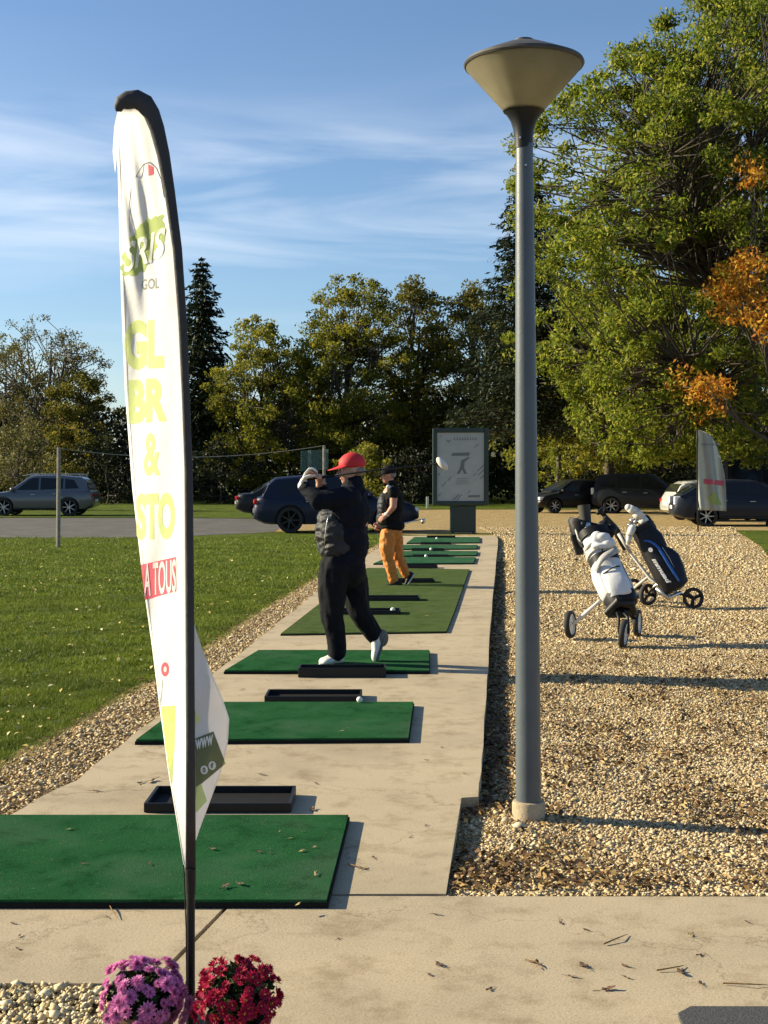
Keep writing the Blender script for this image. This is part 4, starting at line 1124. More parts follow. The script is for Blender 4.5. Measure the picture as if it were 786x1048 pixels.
# right side
car('parked_car', 'black hatchback with a bright headlight, just right of the lamp post', (gp(590, 57), 58.5, -.04), R(180 + 22), paint('black_car_paint', (.010, .010, .011)), L_=4.0, W_=1.75, ax=(-1.2, 1.3), wr=.32, **HATCH)
car('parked_car', 'tall black people carrier between the hatchback and the dark estate car', (gp(666, 56), 57.5, -.04), R(-16), paint('black_van_paint', (.012, .012, .014)), L_=4.4, W_=1.82, ax=(-1.3, 1.42), wr=.35, **MPV, tail_h=.98, white_lamp_or_glare=True)
car('parked_car', 'dark blue estate car with alloy wheels behind the small banner', (gp(756, 42.5) + .42, 43.2, -.04), R(-5), paint('dark_estate_paint', (.010, .014, .024)), L_=4.8, W_=1.82, ax=(-1.38, 1.46), wr=.34, **ESTATE, tail_h=.84, white_lamp_or_glare=True)  # white rear blocks added as the sun glare on its boot corner
VAN = dict(top=[(-2.5, .9), (-2.45, 1.2), (-2.35, 1.30), (1.2, 1.25), (1.6, 1.22), (2.2, 1.1), (2.4, .95), (2.5, .7)],
           roof=[(-2.42, 1.3), (-2.36, 2.1), (-2.2, 2.30), (-.8, 2.36), (0.7, 2.34), (.9, 2.25), (1.65, 1.25)],
           wins=[[(-2.1, 1.42), (-1.0, 1.40), (-1.0, 2.05), (-2.1, 2.05)], [(-.9, 1.40), (.2, 1.36), (.2, 2.05), (-.9, 2.05)], [(.3, 1.36), (1.35, 1.34), (.85, 2.0), (.3, 2.05)]],
           ws=(1.58, 1.32, .95, 2.18), rw=(-2.40, 1.4, -2.34, 2.1))
car('parked_van', 'tall dark van standing behind the dark blue estate car', (gp(743, 50) + 2.5, 51.5, -.04), R(0), paint('van_paint', (.010, .011, .013)), L_=5.0, W_=1.95, ax=(-1.6, 1.6), wr=.36, **VAN)['category'] = 'van'

# ------------------------------------------------------------------ golf trolleys and bags
def loft(mb, secs, seg=20, pw=2.6):
    V = []
    for c, u, v, ru, rv in secs:
        c = Vector(c); u = Vector(u); v = Vector(v)
        for k in range(seg):
            an = 2 * PI * k / seg; cs, sn = math.cos(an), math.sin(an)
            V.append(c + u * (ru * math.copysign(abs(cs) ** (2 / pw), cs)) + v * (rv * math.copysign(abs(sn) ** (2 / pw), sn)))
    Fq = []
    for i in range(len(secs) - 1):
        for k in range(seg):
            k2 = (k + 1) % seg; Fq.append((i * seg + k, i * seg + k2, (i + 1) * seg + k2, (i + 1) * seg + k))
    Fq.append(tuple(range(seg))[::-1]); Fq.append(tuple((len(secs) - 1) * seg + k for k in range(seg)))
    return mb.add(V, Fq)
def wheel(parent, c, axis, r, wdt, spokes, spoke_mat, disc=False):
    axis = Vector(axis).normalized(); c = Vector(c)
    wo = obj('wheel', MB().lathe([(r * .74, -wdt * .45), (r * .93, -wdt / 2), (r, -wdt * .25), (r, wdt * .25), (r * .93, wdt / 2), (r * .74, wdt * .45), (r * .74, -wdt * .45)], c, 32, axis=axis), 'tyre', parent, smooth=True)
    q = Vector((0, 0, 1)).rotation_difference(axis).to_matrix()
    mb = MB().lathe([(0, -wdt * .35), (r * .2, -wdt * .35), (r * .2, wdt * .35), (0, wdt * .35)], c, 16, axis=axis)
    mb.lathe([(r * .70, -wdt * .4), (r * .76, -wdt * .4), (r * .76, wdt * .4), (r * .70, wdt * .4), (r * .70, -wdt * .4)], c, 28, axis=axis)
    for k in range(spokes):
        an = 2 * PI * k / spokes + .5; d = q @ Vector((math.cos(an), math.sin(an), 0))
        mb.tube([c + d * r * .15, c + d * r * .73], [r * .15, r * .19], 8, flat=.4)
    if disc: mb.lathe([(0, -wdt * .1), (r * .74, -wdt * .1), (r * .74, wdt * .1), (0, wdt * .1)], c, 24, axis=axis)
    obj('rim', mb, spoke_mat, wo, auto=40)
    return wo
# white bag, trolley facing the camera
GZ = -.045
W1, W2, W3 = P(583.5, 639, 13.3), P(652.4, 637.5, 13.6), P(638.5, 648.5, 12.7)
t = thing('golf_trolley', 'three-wheeled push trolley with white-hubbed wheels under the white bag', 'golf trolley', ((W1.x + W2.x) / 2, 13.2, GZ), group='golf trolleys on the gravel')
for c, a in ((W1, (.9, -.42, .05)), (W2, (.92, -.35, 0)), (W3, (.93, -.36, -.1))): wheel(t, c, a, .14, .055, 3, 'white_plastic', disc=True)
hub = P(636, 622, 13.0); 
obj('axle_leg', MB().tube([W1 + Vector((.03, 0, 0)), P(594, 632, 13.3), P(614, 615, 13.15)], [.016, .018, .02], 8), 'white_plastic', t, smooth=True)
obj('axle_leg', MB().tube([W2 + Vector((-.02, 0, 0)), P(640, 622, 13.35)], .018, 8), 'black_plastic', t, smooth=True)
obj('fork', MB().tube([W3 + Vector((.045, 0, 0)), W3 + Vector((.045, .03, .15)), P(634, 622, 12.95)], .014, 8).tube([W3 + Vector((-.045, 0, 0)), W3 + Vector((-.045, .03, .15)), P(630, 622, 12.95)], .014, 8), 'black_plastic', t, smooth=True)
obj('bottom_bracket', MB().tube([P(620, 628, 12.92), P(632, 616, 12.86), P(645, 618, 12.9), P(649, 628, 12.98)], [.035, .05, .05, .035], 10).box(P(632, 627, 12.95), (.22, .12, .10), bev=.03), 'black_plastic', t, auto=50)
obj('main_frame', MB().tube([P(630, 622, 13.1), P(608, 575, 13.5), P(600, 545, 13.9)], .022, 10), 'black_plastic', t, smooth=True)
obj('handle', MB().tube([P(602, 552, 13.8), P(596, 532, 14.2), P(592, 530, 14.25)], .018, 8).tube([P(586, 533, 14.3), P(600, 531, 14.25)], .026, 10), 'black_plastic', t, smooth=True)
# the bag itself
b0, b1 = P(637, 618, 12.95), P(607.5, 548, 13.45)
ax_ = (b1 - b0).normalized(); u = Vector((1, .15, 0)); u = (u - ax_ * u.dot(ax_)).normalized(); v = ax_.cross(u)
t = thing('golf_bag', 'white golf bag with grey straps, its black top full of clubs', 'golf bag', b0, group='golf bags on their trolleys')
L0 = (b1 - b0).length
secs = [(b0 + ax_ * L0 * f, u, v, a, b) for f, a, b in ((0, .12, .10), (.03, .15, .125), (.2, .165, .135), (.45, .155, .13), (.7, .135, .12), (.86, .145, .125), (.92, .15, .13))]
body = obj('bag_body', loft(MB(), secs, 28), 'bag_white', t, auto=45)
def band(f0, f1, a, b, mt, nm, tilt=0.0, par=None):
    ss = []
    for f in (f0, (f0 + f1) / 2, f1):
        ss.append((b0 + ax_ * L0 * f, (u + ax_ * tilt).normalized(), v, a, b))
    return obj(nm, loft(MB(), ss, 28), mt, par or body, auto=45)
band(.56, .66, .148, .134, 'bag_black', 'black_panel')
band(.93, 1.03, .165, .15, 'bag_black', 'bag_collar', par=t)
band(.72, .78, .158, .142, 'bag_grey', 'shoulder_strap', .12)
# front pocket with rounded flap
fc = b0 + ax_ * L0 * .23 - v * 0
dirc = Vector((0.05, -1, 0)); dirc = (dirc - ax_ * dirc.dot(ax_)).normalized(); sdv = ax_.cross(dirc)
obj('front_pocket', loft(MB(), [(fc + dirc * .10 + ax_ * z, sdv, dirc, a, b) for z, a, b in ((-.17, .08, .03), (-.15, .11, .05), (0, .12, .065), (.14, .105, .055), (.17, .07, .03))], 20), 'bag_white', body, auto=45)
def frontS(f, s, off=.0, a=.158, bb=.142):
    cs = max(-.97, min(.97, s)); sn = math.sqrt(1 - cs * cs)
    return b0 + ax_ * L0 * f + sdv * a * cs + dirc * (bb * sn + off)
def ribbon(nm, pts, w_, mt, off, solid=.006):
    V = []
    for f, s in pts: V += [frontS(f - w_, s, off), frontS(f + w_, s, off)]
    return obj(nm, MB().add(V, [(2 * i, 2 * i + 1, 2 * i + 3, 2 * i + 2) for i in range(len(pts) - 1)]), mt, body, smooth=True, solid=solid)
sg = 1 if sdv.x > 0 else -1
M['strap_grey'] = plain('strap_grey', (.34, .33, .32), .6)
ribbon('carry_strap', [(.44 + .22 * (i / 12) + .02 * math.sin(i * .5), sg * (-.95 + 1.9 * i / 12)) for i in range(13)], .045, 'strap_grey', .05)
ribbon('carry_strap', [(.80 + .03 * math.sin(i / 12 * PI), sg * (-.97 + 1.94 * i / 12)) for i in range(13)], .030, 'bag_grey', .020)
for pts_ in ([(.05 + .30 * i / 8, sg * (-.72 - .06 * math.sin(i * .4))) for i in range(9)], [(.38 - .02 * math.cos(i / 10 * PI), sg * (-.6 + 1.2 * i / 10)) for i in range(11)]):
    obj('zip', MB().tube([frontS(f, s, .026 if abs(s) < .65 else .006) for f, s in pts_], .006, 6), 'bag_black', body, smooth=True)
ribbon('dark_gap_shade', [(.66 + .02 * i, sg * (-.1 + .05 * i)) for i in range(4)], .028, 'bag_black', .010)
ribbon('dark_gap_shade', [(.10 + .05 * i, sg * (.93 - .01 * i)) for i in range(8)], .03, 'bag_black', .012)  # black strip painting the shade low on the bag's right side
obj('side_pocket', loft(MB(), [(b0 + ax_ * L0 * f - u * .12, u, v, a, .09) for f, a in ((.12, .04), (.16, .06), (.4, .07), (.55, .04), (.57, .02))], 16), 'bag_white', body, auto=45)
obj('base_cup', loft(MB(), [(b0 + ax_ * z, u, v, a, a * .85) for z, a in ((-.03, .12), (-.02, .145), (.08, .165), (.1, .155))], 24), 'bag_black', t, auto=45)
# white bunched towel and the open black top with clubs
obj('towel', blob(MB().ell(P(611, 552, 13.25), (.07, .06, .085)).ell(P(617, 550, 13.22), (.075, .05, .05)).ell(P(623, 556, 13.2), (.07, .05, .06)).ell(P(615, 559, 13.2), (.10, .05, .035)).ell(P(608, 561, 13.25), (.04, .06, .07)), .01, 1), 'bag_white', t, smooth=True)
obj('head_pouch', loft(MB(), [(P(600, 560, 13.4), (1, 0, 0), (0, 1, 0), .06, .07), (P(597, 548, 13.5), (1, .0, -.2), (0, 1, 0), .13, .10), (P(598, 537, 13.55), (1, 0, -.25), (0, 1, 0), .17, .12), (P(600, 533, 13.55), (1, 0, -.25), (0, 1, 0), .165, .115)], 20), 'bag_black', t, auto=45)
obj('umbrella_cover', MB().tube([P(600, 540, 13.6), P(598.5, 525, 13.62), P(597.5, 517, 13.63)], [.055, .062, .066], 14), plain('brown_cover', (.045, .04, .03), .8), t, auto=50)
obj('club_rail', MB().tube([P(588.5, 540, 13.45), P(592, 551, 13.4), P(599, 561, 13.35), P(604, 566, 13.3)], .013, 8), 'bag_grey', t, smooth=True)
obj('phone_pouch', MB().box(P(590.5, 557, 13.45), (.08, .08, .22), rot=Matrix.Rotation(-.3, 3, 'Y'), bev=.015), 'bag_black', t)
rr = random.Random(8)
for i in range(9):
    c = P(598 + rr.uniform(-4, 14), 541 + rr.uniform(-4, 3), 13.45 + rr.uniform(-.05, .08))
    mb = MB().tube([b1 - ax_ * .05 + u * rr.uniform(-.08, .08), c], .006, 6)
    mb.ell(c, (.045, .018, .03), rot=Matrix.Rotation(rr.uniform(-.8, .8), 3, 'Y'), seg=10, rings=6)
    obj('iron_club', mb, 'steel' if i % 3 else 'black_plastic', t, smooth=True)
for (x, y, x2, y2, r1) in ((613, 549, 619, 536, .05), (620, 552, 627, 541, .05), (616, 548, 616, 537, .045)):
    obj('head_cover', MB().chain([P(x, y, 13.4), P((x + x2) / 2, (y + y2) / 2, 13.42), P(x2, y2, 13.45)], [.035, r1, r1 * .95], 12), 'bag_black', t, smooth=True)

# dark bag, trolley seen from its side
V1, V2, V3 = P(709.5, 612.3, 16.5), P(663, 608.5, 16.7), P(648, 603, 17.3)
t = thing('golf_trolley', 'black-wheeled push trolley with pale tube and long handle under the dark bag', 'golf trolley', (P(685, 612, 16.6).x, 16.6, GZ), group='golf trolleys on the gravel')
wheel(t, V1, (.12, -1, 0), .135, .05, 3, 'bag_black'); wheel(t, V2, (.55, -.83, 0), .14, .06, 3, 'bag_black'); wheel(t, V3, (.3, -1, 0), .14, .05, 3, 'bag_black')
obj('axle_leg', MB().tube([V2 + Vector((.0, .05, .0)), P(672, 598, 16.6), P(683, 603, 16.5), V1 + Vector((-.0, .04, 0))], .018, 8), 'steel', t, smooth=True)
obj('axle_leg', MB().tube([V3, P(655, 597, 17.0), P(664, 590, 16.75)], .02, 8), 'bag_grey', t, smooth=True)
obj('main_frame', MB().tube([P(685, 605, 16.55), P(665, 592, 16.7), P(645, 566, 16.75), P(636, 553, 16.8)], [.02, .02, .017, .02], 10), 'white_plastic', t, smooth=True)
obj('handle_arm', MB().tube([P(641, 562, 16.78), P(630, 542, 16.85), P(618, 527, 16.9)], [.045, .05, .03], 10), 'black_plastic', t, smooth=True)
obj('handle_tube', MB().tube([P(645, 566, 16.72), P(633, 546, 16.78)], .022, 8), 'bag_grey', t, smooth=True)
obj('handle', MB().tube([P(619, 528, 16.9), P(613, 522.5, 16.92), P(616, 521, 16.92)], [.026, .035, .02], 10).tube([P(612, 525, 16.85), P(617, 521, 17.0)], .03, 10), 'black_plastic', t, smooth=True)
obj('scorecard_console', MB().box(P(624, 534, 16.86), (.20, .16, .05), rot=Matrix.Rotation(.75, 3, 'Y'), bev=.015), 'black_plastic', t)
obj('lower_bracket', MB().tube([P(672, 602, 16.5), P(684, 612, 16.45), P(697, 606, 16.45)], [.03, .03, .025], 10), 'steel', t, smooth=True)
c0, c1 = P(689, 603, 16.5), P(657.5, 541, 16.75)
ax_ = (c1 - c0).normalized(); v = Vector((0, 1, 0)); v = (v - ax_ * v.dot(ax_)).normalized(); u = v.cross(ax_); L0 = (c1 - c0).length
if u.x < 0: u = -u
t = thing('golf_bag', 'dark navy golf bag with a blue stripe and a white head cover', 'golf bag', c0, group='golf bags on their trolleys')
secs = [(c0 + ax_ * L0 * f, u, v, a, b) for f, a, b in ((-.03, .11, .12), (0, .14, .14), (.25, .155, .15), (.55, .155, .145), (.8, .15, .14), (.93, .15, .14), (1.0, .145, .135))]
body = obj('bag_body', loft(MB(), secs, 28), 'bag_black', t, auto=45)
obj('side_pocket', loft(MB(), [(c0 + ax_ * L0 * f + u * o_, u, v, a, .13) for f, o_, a in ((-.02, .06, .08), (.02, .09, .12), (.25, .13, .12), (.42, .15, .11), (.55, .12, .09), (.62, .08, .06))], 20), 'bag_navy', body, auto=45)
obj('top_pocket', loft(MB(), [(c0 + ax_ * L0 * f + u * o_, u, v, a, .12) for f, o_, a in ((.58, .09, .05), (.62, .11, .07), (.8, .11, .075), (.93, .08, .07), (.97, .06, .04))], 18), 'bag_navy', body, auto=45)
# blue stripe and white markings on the camera side of the bag
def bagS(f, s):
    a = .155; b = .15
    cs = max(-.98, min(.98, s)); sn = (1 - abs(cs) ** 2.6) ** (1 / 2.6)
    return c0 + ax_ * L0 * f + u * a * cs - v * (b * sn + .007)
def strip(nm, pts, w_, mt):
    V = []; n = len(pts)
    for f, s in pts: V += [bagS(f, s - w_), bagS(f, s + w_)]
    return obj(nm, MB().add(V, [(2 * i, 2 * i + 1, 2 * i + 3, 2 * i + 2) for i in range(n - 1)]), mt, body, smooth=True, solid=.003)
strip('blue_stripe', [(.05, .55), (.2, .50), (.35, .42), (.5, .36), (.62, .28), (.70, .10), (.76, -.15), (.80, -.5)], .12, 'bag_blue')
strip('grey_piping', [(.05, .80), (.25, .76), (.45, .70), (.6, .60)], .03, 'bag_grey')
for (nm, f0, f1, s0, s1) in (('white_mark', .60, .67, -.52, -.18),):
    V = [bagS(f0 + (f1 - f0) * (.5 + .5 * math.sin(a)), (s0 + s1) / 2 + (s1 - s0) / 2 * math.cos(a)) for a in np.linspace(0, 2 * PI, 12, endpoint=False)]
    obj(nm, MB().add(V, [tuple(range(12))]), 'bag_white', body, solid=.003)
Vt, Ft = text_mesh('GolfBag', .05, 0, 6)
Vt, Ft = text_mesh('mmuad', .05, 0.2, 6)
obj('white_lettering', MB().add([bagS(.50 - .42 * p.x, -.62 + .36 * p.y + .22 * p.x) for p in Vt], Ft), 'bag_white', body, solid=.003)
obj('bag_collar', loft(MB(), [(c1 + ax_ * z, u, v, a, a * .93) for z, a in ((-.03, .155), (.02, .165), (.04, .15))], 24), 'bag_black', t, auto=45)
obj('head_cover', MB().chain([P(661, 536, 16.7), P(656, 530, 16.7), P(650, 523.5, 16.68), P(643, 519.5, 16.66)], [.060, .062, .060, .045], 14), 'white_leather', t, smooth=True)
obj('head_cover', MB().chain([P(667, 540, 16.8), P(661, 531, 16.8)], [.06, .055], 12), 'bag_black', t, smooth=True)
obj('towel', MB().chain([P(647, 541, 16.62), P(644, 548, 16.6), P(643, 556, 16.62)], [.05, .042, .03], 10), 'white_leather', t, smooth=True)
rr = random.Random(4)
for i in range(6):
    c = P(648 + rr.uniform(-4, 10), 535 + rr.uniform(-4, 6), 16.75 + rr.uniform(-.06, .06))
    mb = MB().tube([c1 - ax_ * .1 + u * rr.uniform(-.08, .08), c], .006, 6); mb.ell(c, (.042, .018, .028), rot=Matrix.Rotation(rr.uniform(-.8, .8), 3, 'Y'), seg=10, rings=6)
    obj('iron_club', mb, 'steel', t, smooth=True)

# ------------------------------------------------------------------ people
def head_prims(mb, c, s, yaw, pitch=0.0):
    """c centre of the head, s scale (1 = 0.23 m tall), faces +x turned by yaw about z"""
    q = Matrix.Rotation(yaw, 3, 'Z') @ Matrix.Rotation(pitch, 3, 'Y')
    def T(x, y, z): return Vector(c) + q @ (Vector((x, y, z)) * s)
    mb.ell(T(-.012, 0, .03), tuple(x * s for x in (.098, .077, .092)), rot=q)
    mb.ell(T(.02, 0, -.03), tuple(x * s for x in (.072, .062, .085)), rot=q)
    mb.ell(T(.055, 0, -.085), tuple(x * s for x in (.030, .030, .022)), rot=q)      # chin
    mb.chain([T(.086, 0, .015), T(.103, 0, -.008), T(.112, 0, -.025)], [.010 * s, .012 * s, .015 * s], 10)   # nose
    mb.ell(T(.100, 0, -.030), tuple(x * s for x in (.012, .019, .010)), rot=q)
    mb.cap(T(.080, -.018, .036), T(.080, .018, .036), .016 * s, .016 * s, 10)       # brow
    mb.cap(T(.082, -.014, -.052), T(.082, .014, -.052), .009 * s, .009 * s, 8)      # lips
    mb.cap(T(.079, -.012, -.064), T(.079, .012, -.064), .009 * s, .009 * s, 8)
    for k in (-1, 1):
        mb.ell(T(.062, k * .038, -.015), tuple(x * s for x in (.026, .024, .024)), rot=q)   # cheek
        mb.ell(T(-.01, k * .078, -.005), tuple(x * s for x in (.017, .010, .030)), rot=q)   # ear
    return T, q
def hand_prims(mb, wr_, d, n_, s=1.0, curl=(.5, .9, .7), side=1):
    """wrist point, direction of the palm, normal of the palm (curl side)"""
    d = Vector(d).normalized(); n_ = Vector(n_); n_ = (n_ - d * n_.dot(d)).normalized(); w_ = d.cross(n_) * side
    wr_ = Vector(wr_)
    rot = Matrix((d, w_, n_)).transposed()
    mb.ell(wr_ + d * .045 * s, (.050 * s, .040 * s, .017 * s), rot=rot, seg=12, rings=8)
    mb.cap(wr_ - d * .01, wr_ + d * .03 * s, .026 * s, .026 * s, 10)
    for i, (off, ln) in enumerate(((-.030, .088), (-.010, .098), (.010, .092), (.029, .072))):
        p = wr_ + d * .082 * s + w_ * off * s; a = 0.0; pts = [p - d * .03 * s, p]; dd = d
        for j, f in enumerate((.45, .30, .25)):
            a += curl[j]
            dd = d * math.cos(a) + n_ * math.sin(a)
            p = p + dd * ln * f * s; pts.append(p)
        mb.chain(pts, [.0095 * s, .0095 * s, .009 * s, .0085 * s, .0075 * s], 8)
    p = wr_ + d * .02 * s - w_ * .030 * s
    mb.chain([p, p + (d * .5 - w_ * .7 + n_ * .3).normalized() * .035 * s, p + (d * .7 - w_ * .45 + n_ * .7).normalized() * .068 * s, p + (d * .8 - w_ * .1 + n_ * .9).normalized() * .09 * s], [.015 * s, .012 * s, .0105 * s, .009 * s], 8)
def shoe(parent, heel, toe, up, mat_up, mat_sole, s=1.0, w_=.048):
    hs = s
    heel = Vector(heel); toe = Vector(toe); d = (toe - heel).normalized(); up = Vector(up); up = (up - d * up.dot(d)).normalized(); sd_ = d.cross(up); Ln = (toe - heel).length
    prof = [(-.02, .6, .05), (.02, .85, .085), (.12, .9, .09), (.3, .85, .085), (.45, .85, .068), (.65, 1.05, .052), (.85, 1.0, .044), (.97, .7, .034), (1.03, .3, .02)]
    prof = [(f, a, h * hs) for f, a, h in prof]
    mb = MB(); loft(mb, [(heel + d * Ln * f + up * (h / 2 + .012), sd_, up, w_ * a, h / 2) for f, a, h in prof], 18, 2.3)
    so_ = obj('shoe', mb, mat_up, parent, smooth=True)
    mb = MB(); loft(mb, [(heel + d * Ln * f + up * .008, sd_, up, w_ * a * 1.08, .011) for f, a, h in prof], 18, 2.6)
    obj('sole', mb, mat_sole, so_, auto=50)
    mb = MB()
    for k in range(4):
        c = heel + d * Ln * (.36 + .09 * k) + up * (.092 - .011 * k); mb.tube([c - sd_ * w_ * .5, c + up * .004, c + sd_ * w_ * .5], .0035, 5)
    obj('laces', mb, 'bag_grey', so_)
    return so_
def face_bits(parent, T, s):
    for k in (-1, 1):
        e = obj('eye', MB().ell(T(.078, k * .030, .012), .011 * s, seg=10, rings=8), 'ball', parent, smooth=True)
        obj('pupil', MB().ell(T(.0865, k * .031, .012), .005 * s, seg=8, rings=6), 'black_plastic', e, smooth=True)
        obj('eyebrow', MB().cap(T(.092, k * .018, .040), T(.083, k * .046, .038), .004 * s, .003 * s, 6), 'hair_grey', parent, smooth=True)
    obj('lips', MB().cap(T(.0885, -.016, -.058), T(.0885, .016, -.058), .0045 * s, .0045 * s, 6), 'skin_red', parent, smooth=True)
def cap_hat(parent, T, q, s, mt, brim=.085, droop=.3):
    mb = MB()
    # crown: an upper dome a little larger than the skull
    c = T(-.012, 0, .045)
    rings = []
    for th in np.linspace(0.02, PI / 2 + .26, 10):
        rings.append(th)
    seg = 28; V = []; Fq = []
    for th in rings:
        for k in range(seg):
            an = 2 * PI * k / seg
            V.append(c + q @ (Vector((.108 * math.sin(th) * math.cos(an), .088 * math.sin(th) * math.sin(an), .092 * math.cos(th) + .004)) * s))
    for i in range(len(rings) - 1):
        for k in range(seg): k2 = (k + 1) % seg; Fq.append((i * seg + k, (i + 1) * seg + k, (i + 1) * seg + k2, i * seg + k2))
    Fq.append(tuple(range(seg)))
    mb.add(V, Fq)
    co = obj('cap', mb, mt, parent, smooth=True, solid=.004)
    V = []; Fq = []; n = 14
    for j in range(5):
        for i in range(n + 1):
            an = -1.15 + 2.3 * i / n; r0 = Vector((.106 * math.cos(an), .087 * math.sin(an), .0)); ext = brim * math.cos(an / 1.15 * PI / 2) ** .5 if abs(an) < 1.149 else 0
            f = j / 4; p = r0 + Vector((ext * f, 0, -ext * f * droop - 1.2 * (p_y := r0.y) ** 2 * 1.2 * f))
            V.append(c + q @ ((p + Vector((0, 0, -.002))) * s))
    for j in range(4):
        for i in range(n): k = j * (n + 1) + i; Fq.append((k, k + 1, k + n + 2, k + n + 1))
    obj('cap_brim', MB().add(V, Fq), mt, co, smooth=True, solid=.004)
    obj('cap_button', MB().ell(c + q @ (Vector((0, 0, .098)) * s), .009 * s, seg=8, rings=6), mt, co, smooth=True)
    return co

# golfer one: finish of the swing, facing left -------------------------------------------------
Y1 = 11.08
def q1(px, py, dy=0.0): return P(px, py, Y1 + dy)
foot = G(341, 679, .032)
t = thing('person', 'golfer in a red cap and navy top holding a club across the face', 'person', (q1(352, 680).x, Y1, .032))
b = MB()
T1, Q1 = head_prims(b, q1(359.5, 481.5), 1.06, R(180 + 10), R(4))
hipL, kneeL, ankL = q1(343, 585, -.10), q1(341, 628, -.11), q1(345, 667, -.09)
hipR, kneeR, ankR = q1(358, 585, .09), q1(366, 627, .06), q1(387, 650, .10)
shL, elL, wrL = q1(358, 509, -.16), q1(326, 512, -.21), q1(309, 497, -.13)
shR, elR, wrR = q1(351, 510, .17), q1(333, 512, .16), q1(327, 496, .0)
b.chain([q1(361, 490), q1(363, 502)], [.062, .07]); b.cap(shL, shR, .075, .075)
b.ell(q1(357, 528), (.17, .19, .24)); b.ell(q1(350, 556), (.17, .17, .17)); b.ell(q1(352, 580), (.17, .17, .13))
b.chain([hipL, kneeL, ankL], [.095, .062, .045]); b.chain([hipR, kneeR, ankR], [.095, .062, .045])
b.cap(ankL, q1(341, 675, -.10), .04, .026); b.cap(ankR, q1(389, 664, .08), .036, .024)
b.chain([shL, elL, wrL], [.06, .046, .034]); b.chain([shR, elR, wrR], [.06, .046, .034])
grip0, grip1 = q1(311, 490.5, -.10), q1(334, 483.5, -.12)
hand_prims(b, wrL, q1(313, 487, -.10) - wrL, (1, 0, .25), 1.05, (.35, .9, .8), 1)
hand_prims(b, wrR, q1(327, 484, -.09) - wrR, (-.2, -1, .1), 1.05, (.35, .9, .8), -1)
body = obj('body', blob(b, .0085, 3), 'skin', t, smooth=True)
face_bits(t, T1, 1.06)
cap_hat(t, T1, Q1, 1.06, 'cap_red', .095, .32)
mb = MB()
mb.ell(T1(-.045, 0, -.005), (.075, .083, .055), rot=Q1); obj('hair', mb, 'hair_grey', t, smooth=True)
# navy top
c_ = MB(); c_.ell(q1(357, 524), (.185, .225, .22)); c_.ell(q1(353, 545), (.190, .205, .21)); c_.ell(q1(352.5, 570), (.180, .19, .16)); c_.cap(shL, shR, .095, .095); c_.ell(q1(366, 532), (.085, .17, .20))
c_.chain([q1(361.5, 493), q1(361, 505)], [.080, .115]); c_.chain([shL, elL, wrL + (elL - wrL) * .15], [.095, .078, .05]); c_.chain([shR, elR, wrR + (elR - wrR) * .15], [.095, .078, .05])
c_.ell(q1(342, 512, -.15), (.14, .08, .075)); c_.ell(q1(363, 556), (.12, .18, .19))
obj('navy_top', wrinkle(blob(c_, .011, 3), .007), 'navy', t, smooth=True)
# quilted body warmer over the belly
quilt, qnt, qb, qo = new_mat('quilted')
wv = N(qnt, 'ShaderNodeTexWave', Scale=4.6, Distortion=5.5, Detail=3.0); wv.bands_direction = 'Z'; wv.inputs['Detail Scale'].default_value = 1.5
qnt.links.new(coords(qnt), wv.inputs['Vector'])
qnt.links.new(ramp(qnt, noise(qnt, coords(qnt), 8, 4), [(.3, (.016, .017, .021)), (.7, (.032, .034, .040))]), qb.inputs['Base Color'])
qb.inputs['Roughness'].default_value = .6; qb.inputs['Specular IOR Level'].default_value = .25
bump(qnt, qb, wv.outputs['Fac'], .45, .02)
M['quilted'] = quilt
g_ = MB(); g_.ell(q1(343, 545, -.02), (.170, .205, .19)); g_.ell(q1(345, 559, -.02), (.165, .20, .13)); g_.ell(q1(341, 535, -.02), (.14, .18, .15))
obj('body_warmer', wrinkle(blob(g_, .011, 3), .008, (10, 10, 20), 2), 'quilted', t, smooth=True)
obj('zip', MB().tube([q1(337.5, 523, -.205), q1(334.5, 535, -.222), q1(332.5, 550, -.215), q1(331.5, 562, -.20)], .0045, 6), 'steel', t, smooth=True)
obj('logo_tab', MB().box(q1(338, 524, -.215), (.03, .01, .02), bev=.003), 'bag_grey', t)
# trousers
r_ = MB(); r_.ell(q1(352, 578), (.172, .18, .13)); r_.chain([hipL + Vector((0, 0, .03)), q1(340, 605, -.11), q1(340, 632, -.115), q1(344, 650, -.1), q1(344.5, 667, -.09)], [.135, .118, .096, .082, .078])
r_.chain([hipR + Vector((0, 0, .03)), q1(364, 605, .07), q1(367, 626, .06), q1(378, 642, .08), q1(383, 649.5, .095)], [.135, .115, .092, .078, .075]); r_.ell(q1(361, 585, .0), (.11, .16, .12)); r_.ell(q1(353, 592), (.12, .15, .10))
obj('trousers', wrinkle(blob(r_, .011, 3), .0055, (13, 13, 5), 3), 'trousers', t, smooth=True)
shoe(t, q1(348, 680.6, -.01), q1(329, 681.6, -.16), (0, 0, 1), 'white_leather', 'white_leather', 1.3, w_=.062)
shoe(t, q1(395.5, 650, .10), q1(386.5, 677.5, .04), (-.93, -.15, -.25), 'white_leather', 'grey_sole', 1.3, w_=.056)
obj('heel_counter', MB().ell(q1(391, 653, .09), (.055, .055, .075)), 'grey_sole', t, smooth=True)
gm = MB(); hand_prims(gm, wrL, q1(313, 487, -.10) - wrL, (1, 0, .25), 1.24, (.35, .9, .8), 1)
gm.cap(wrL - (wrL - elL).normalized() * .0, wrL + (elL - wrL).normalized() * .05, .036, .038)
obj('glove', blob(gm, .006, 1), 'white_leather', t, smooth=True)
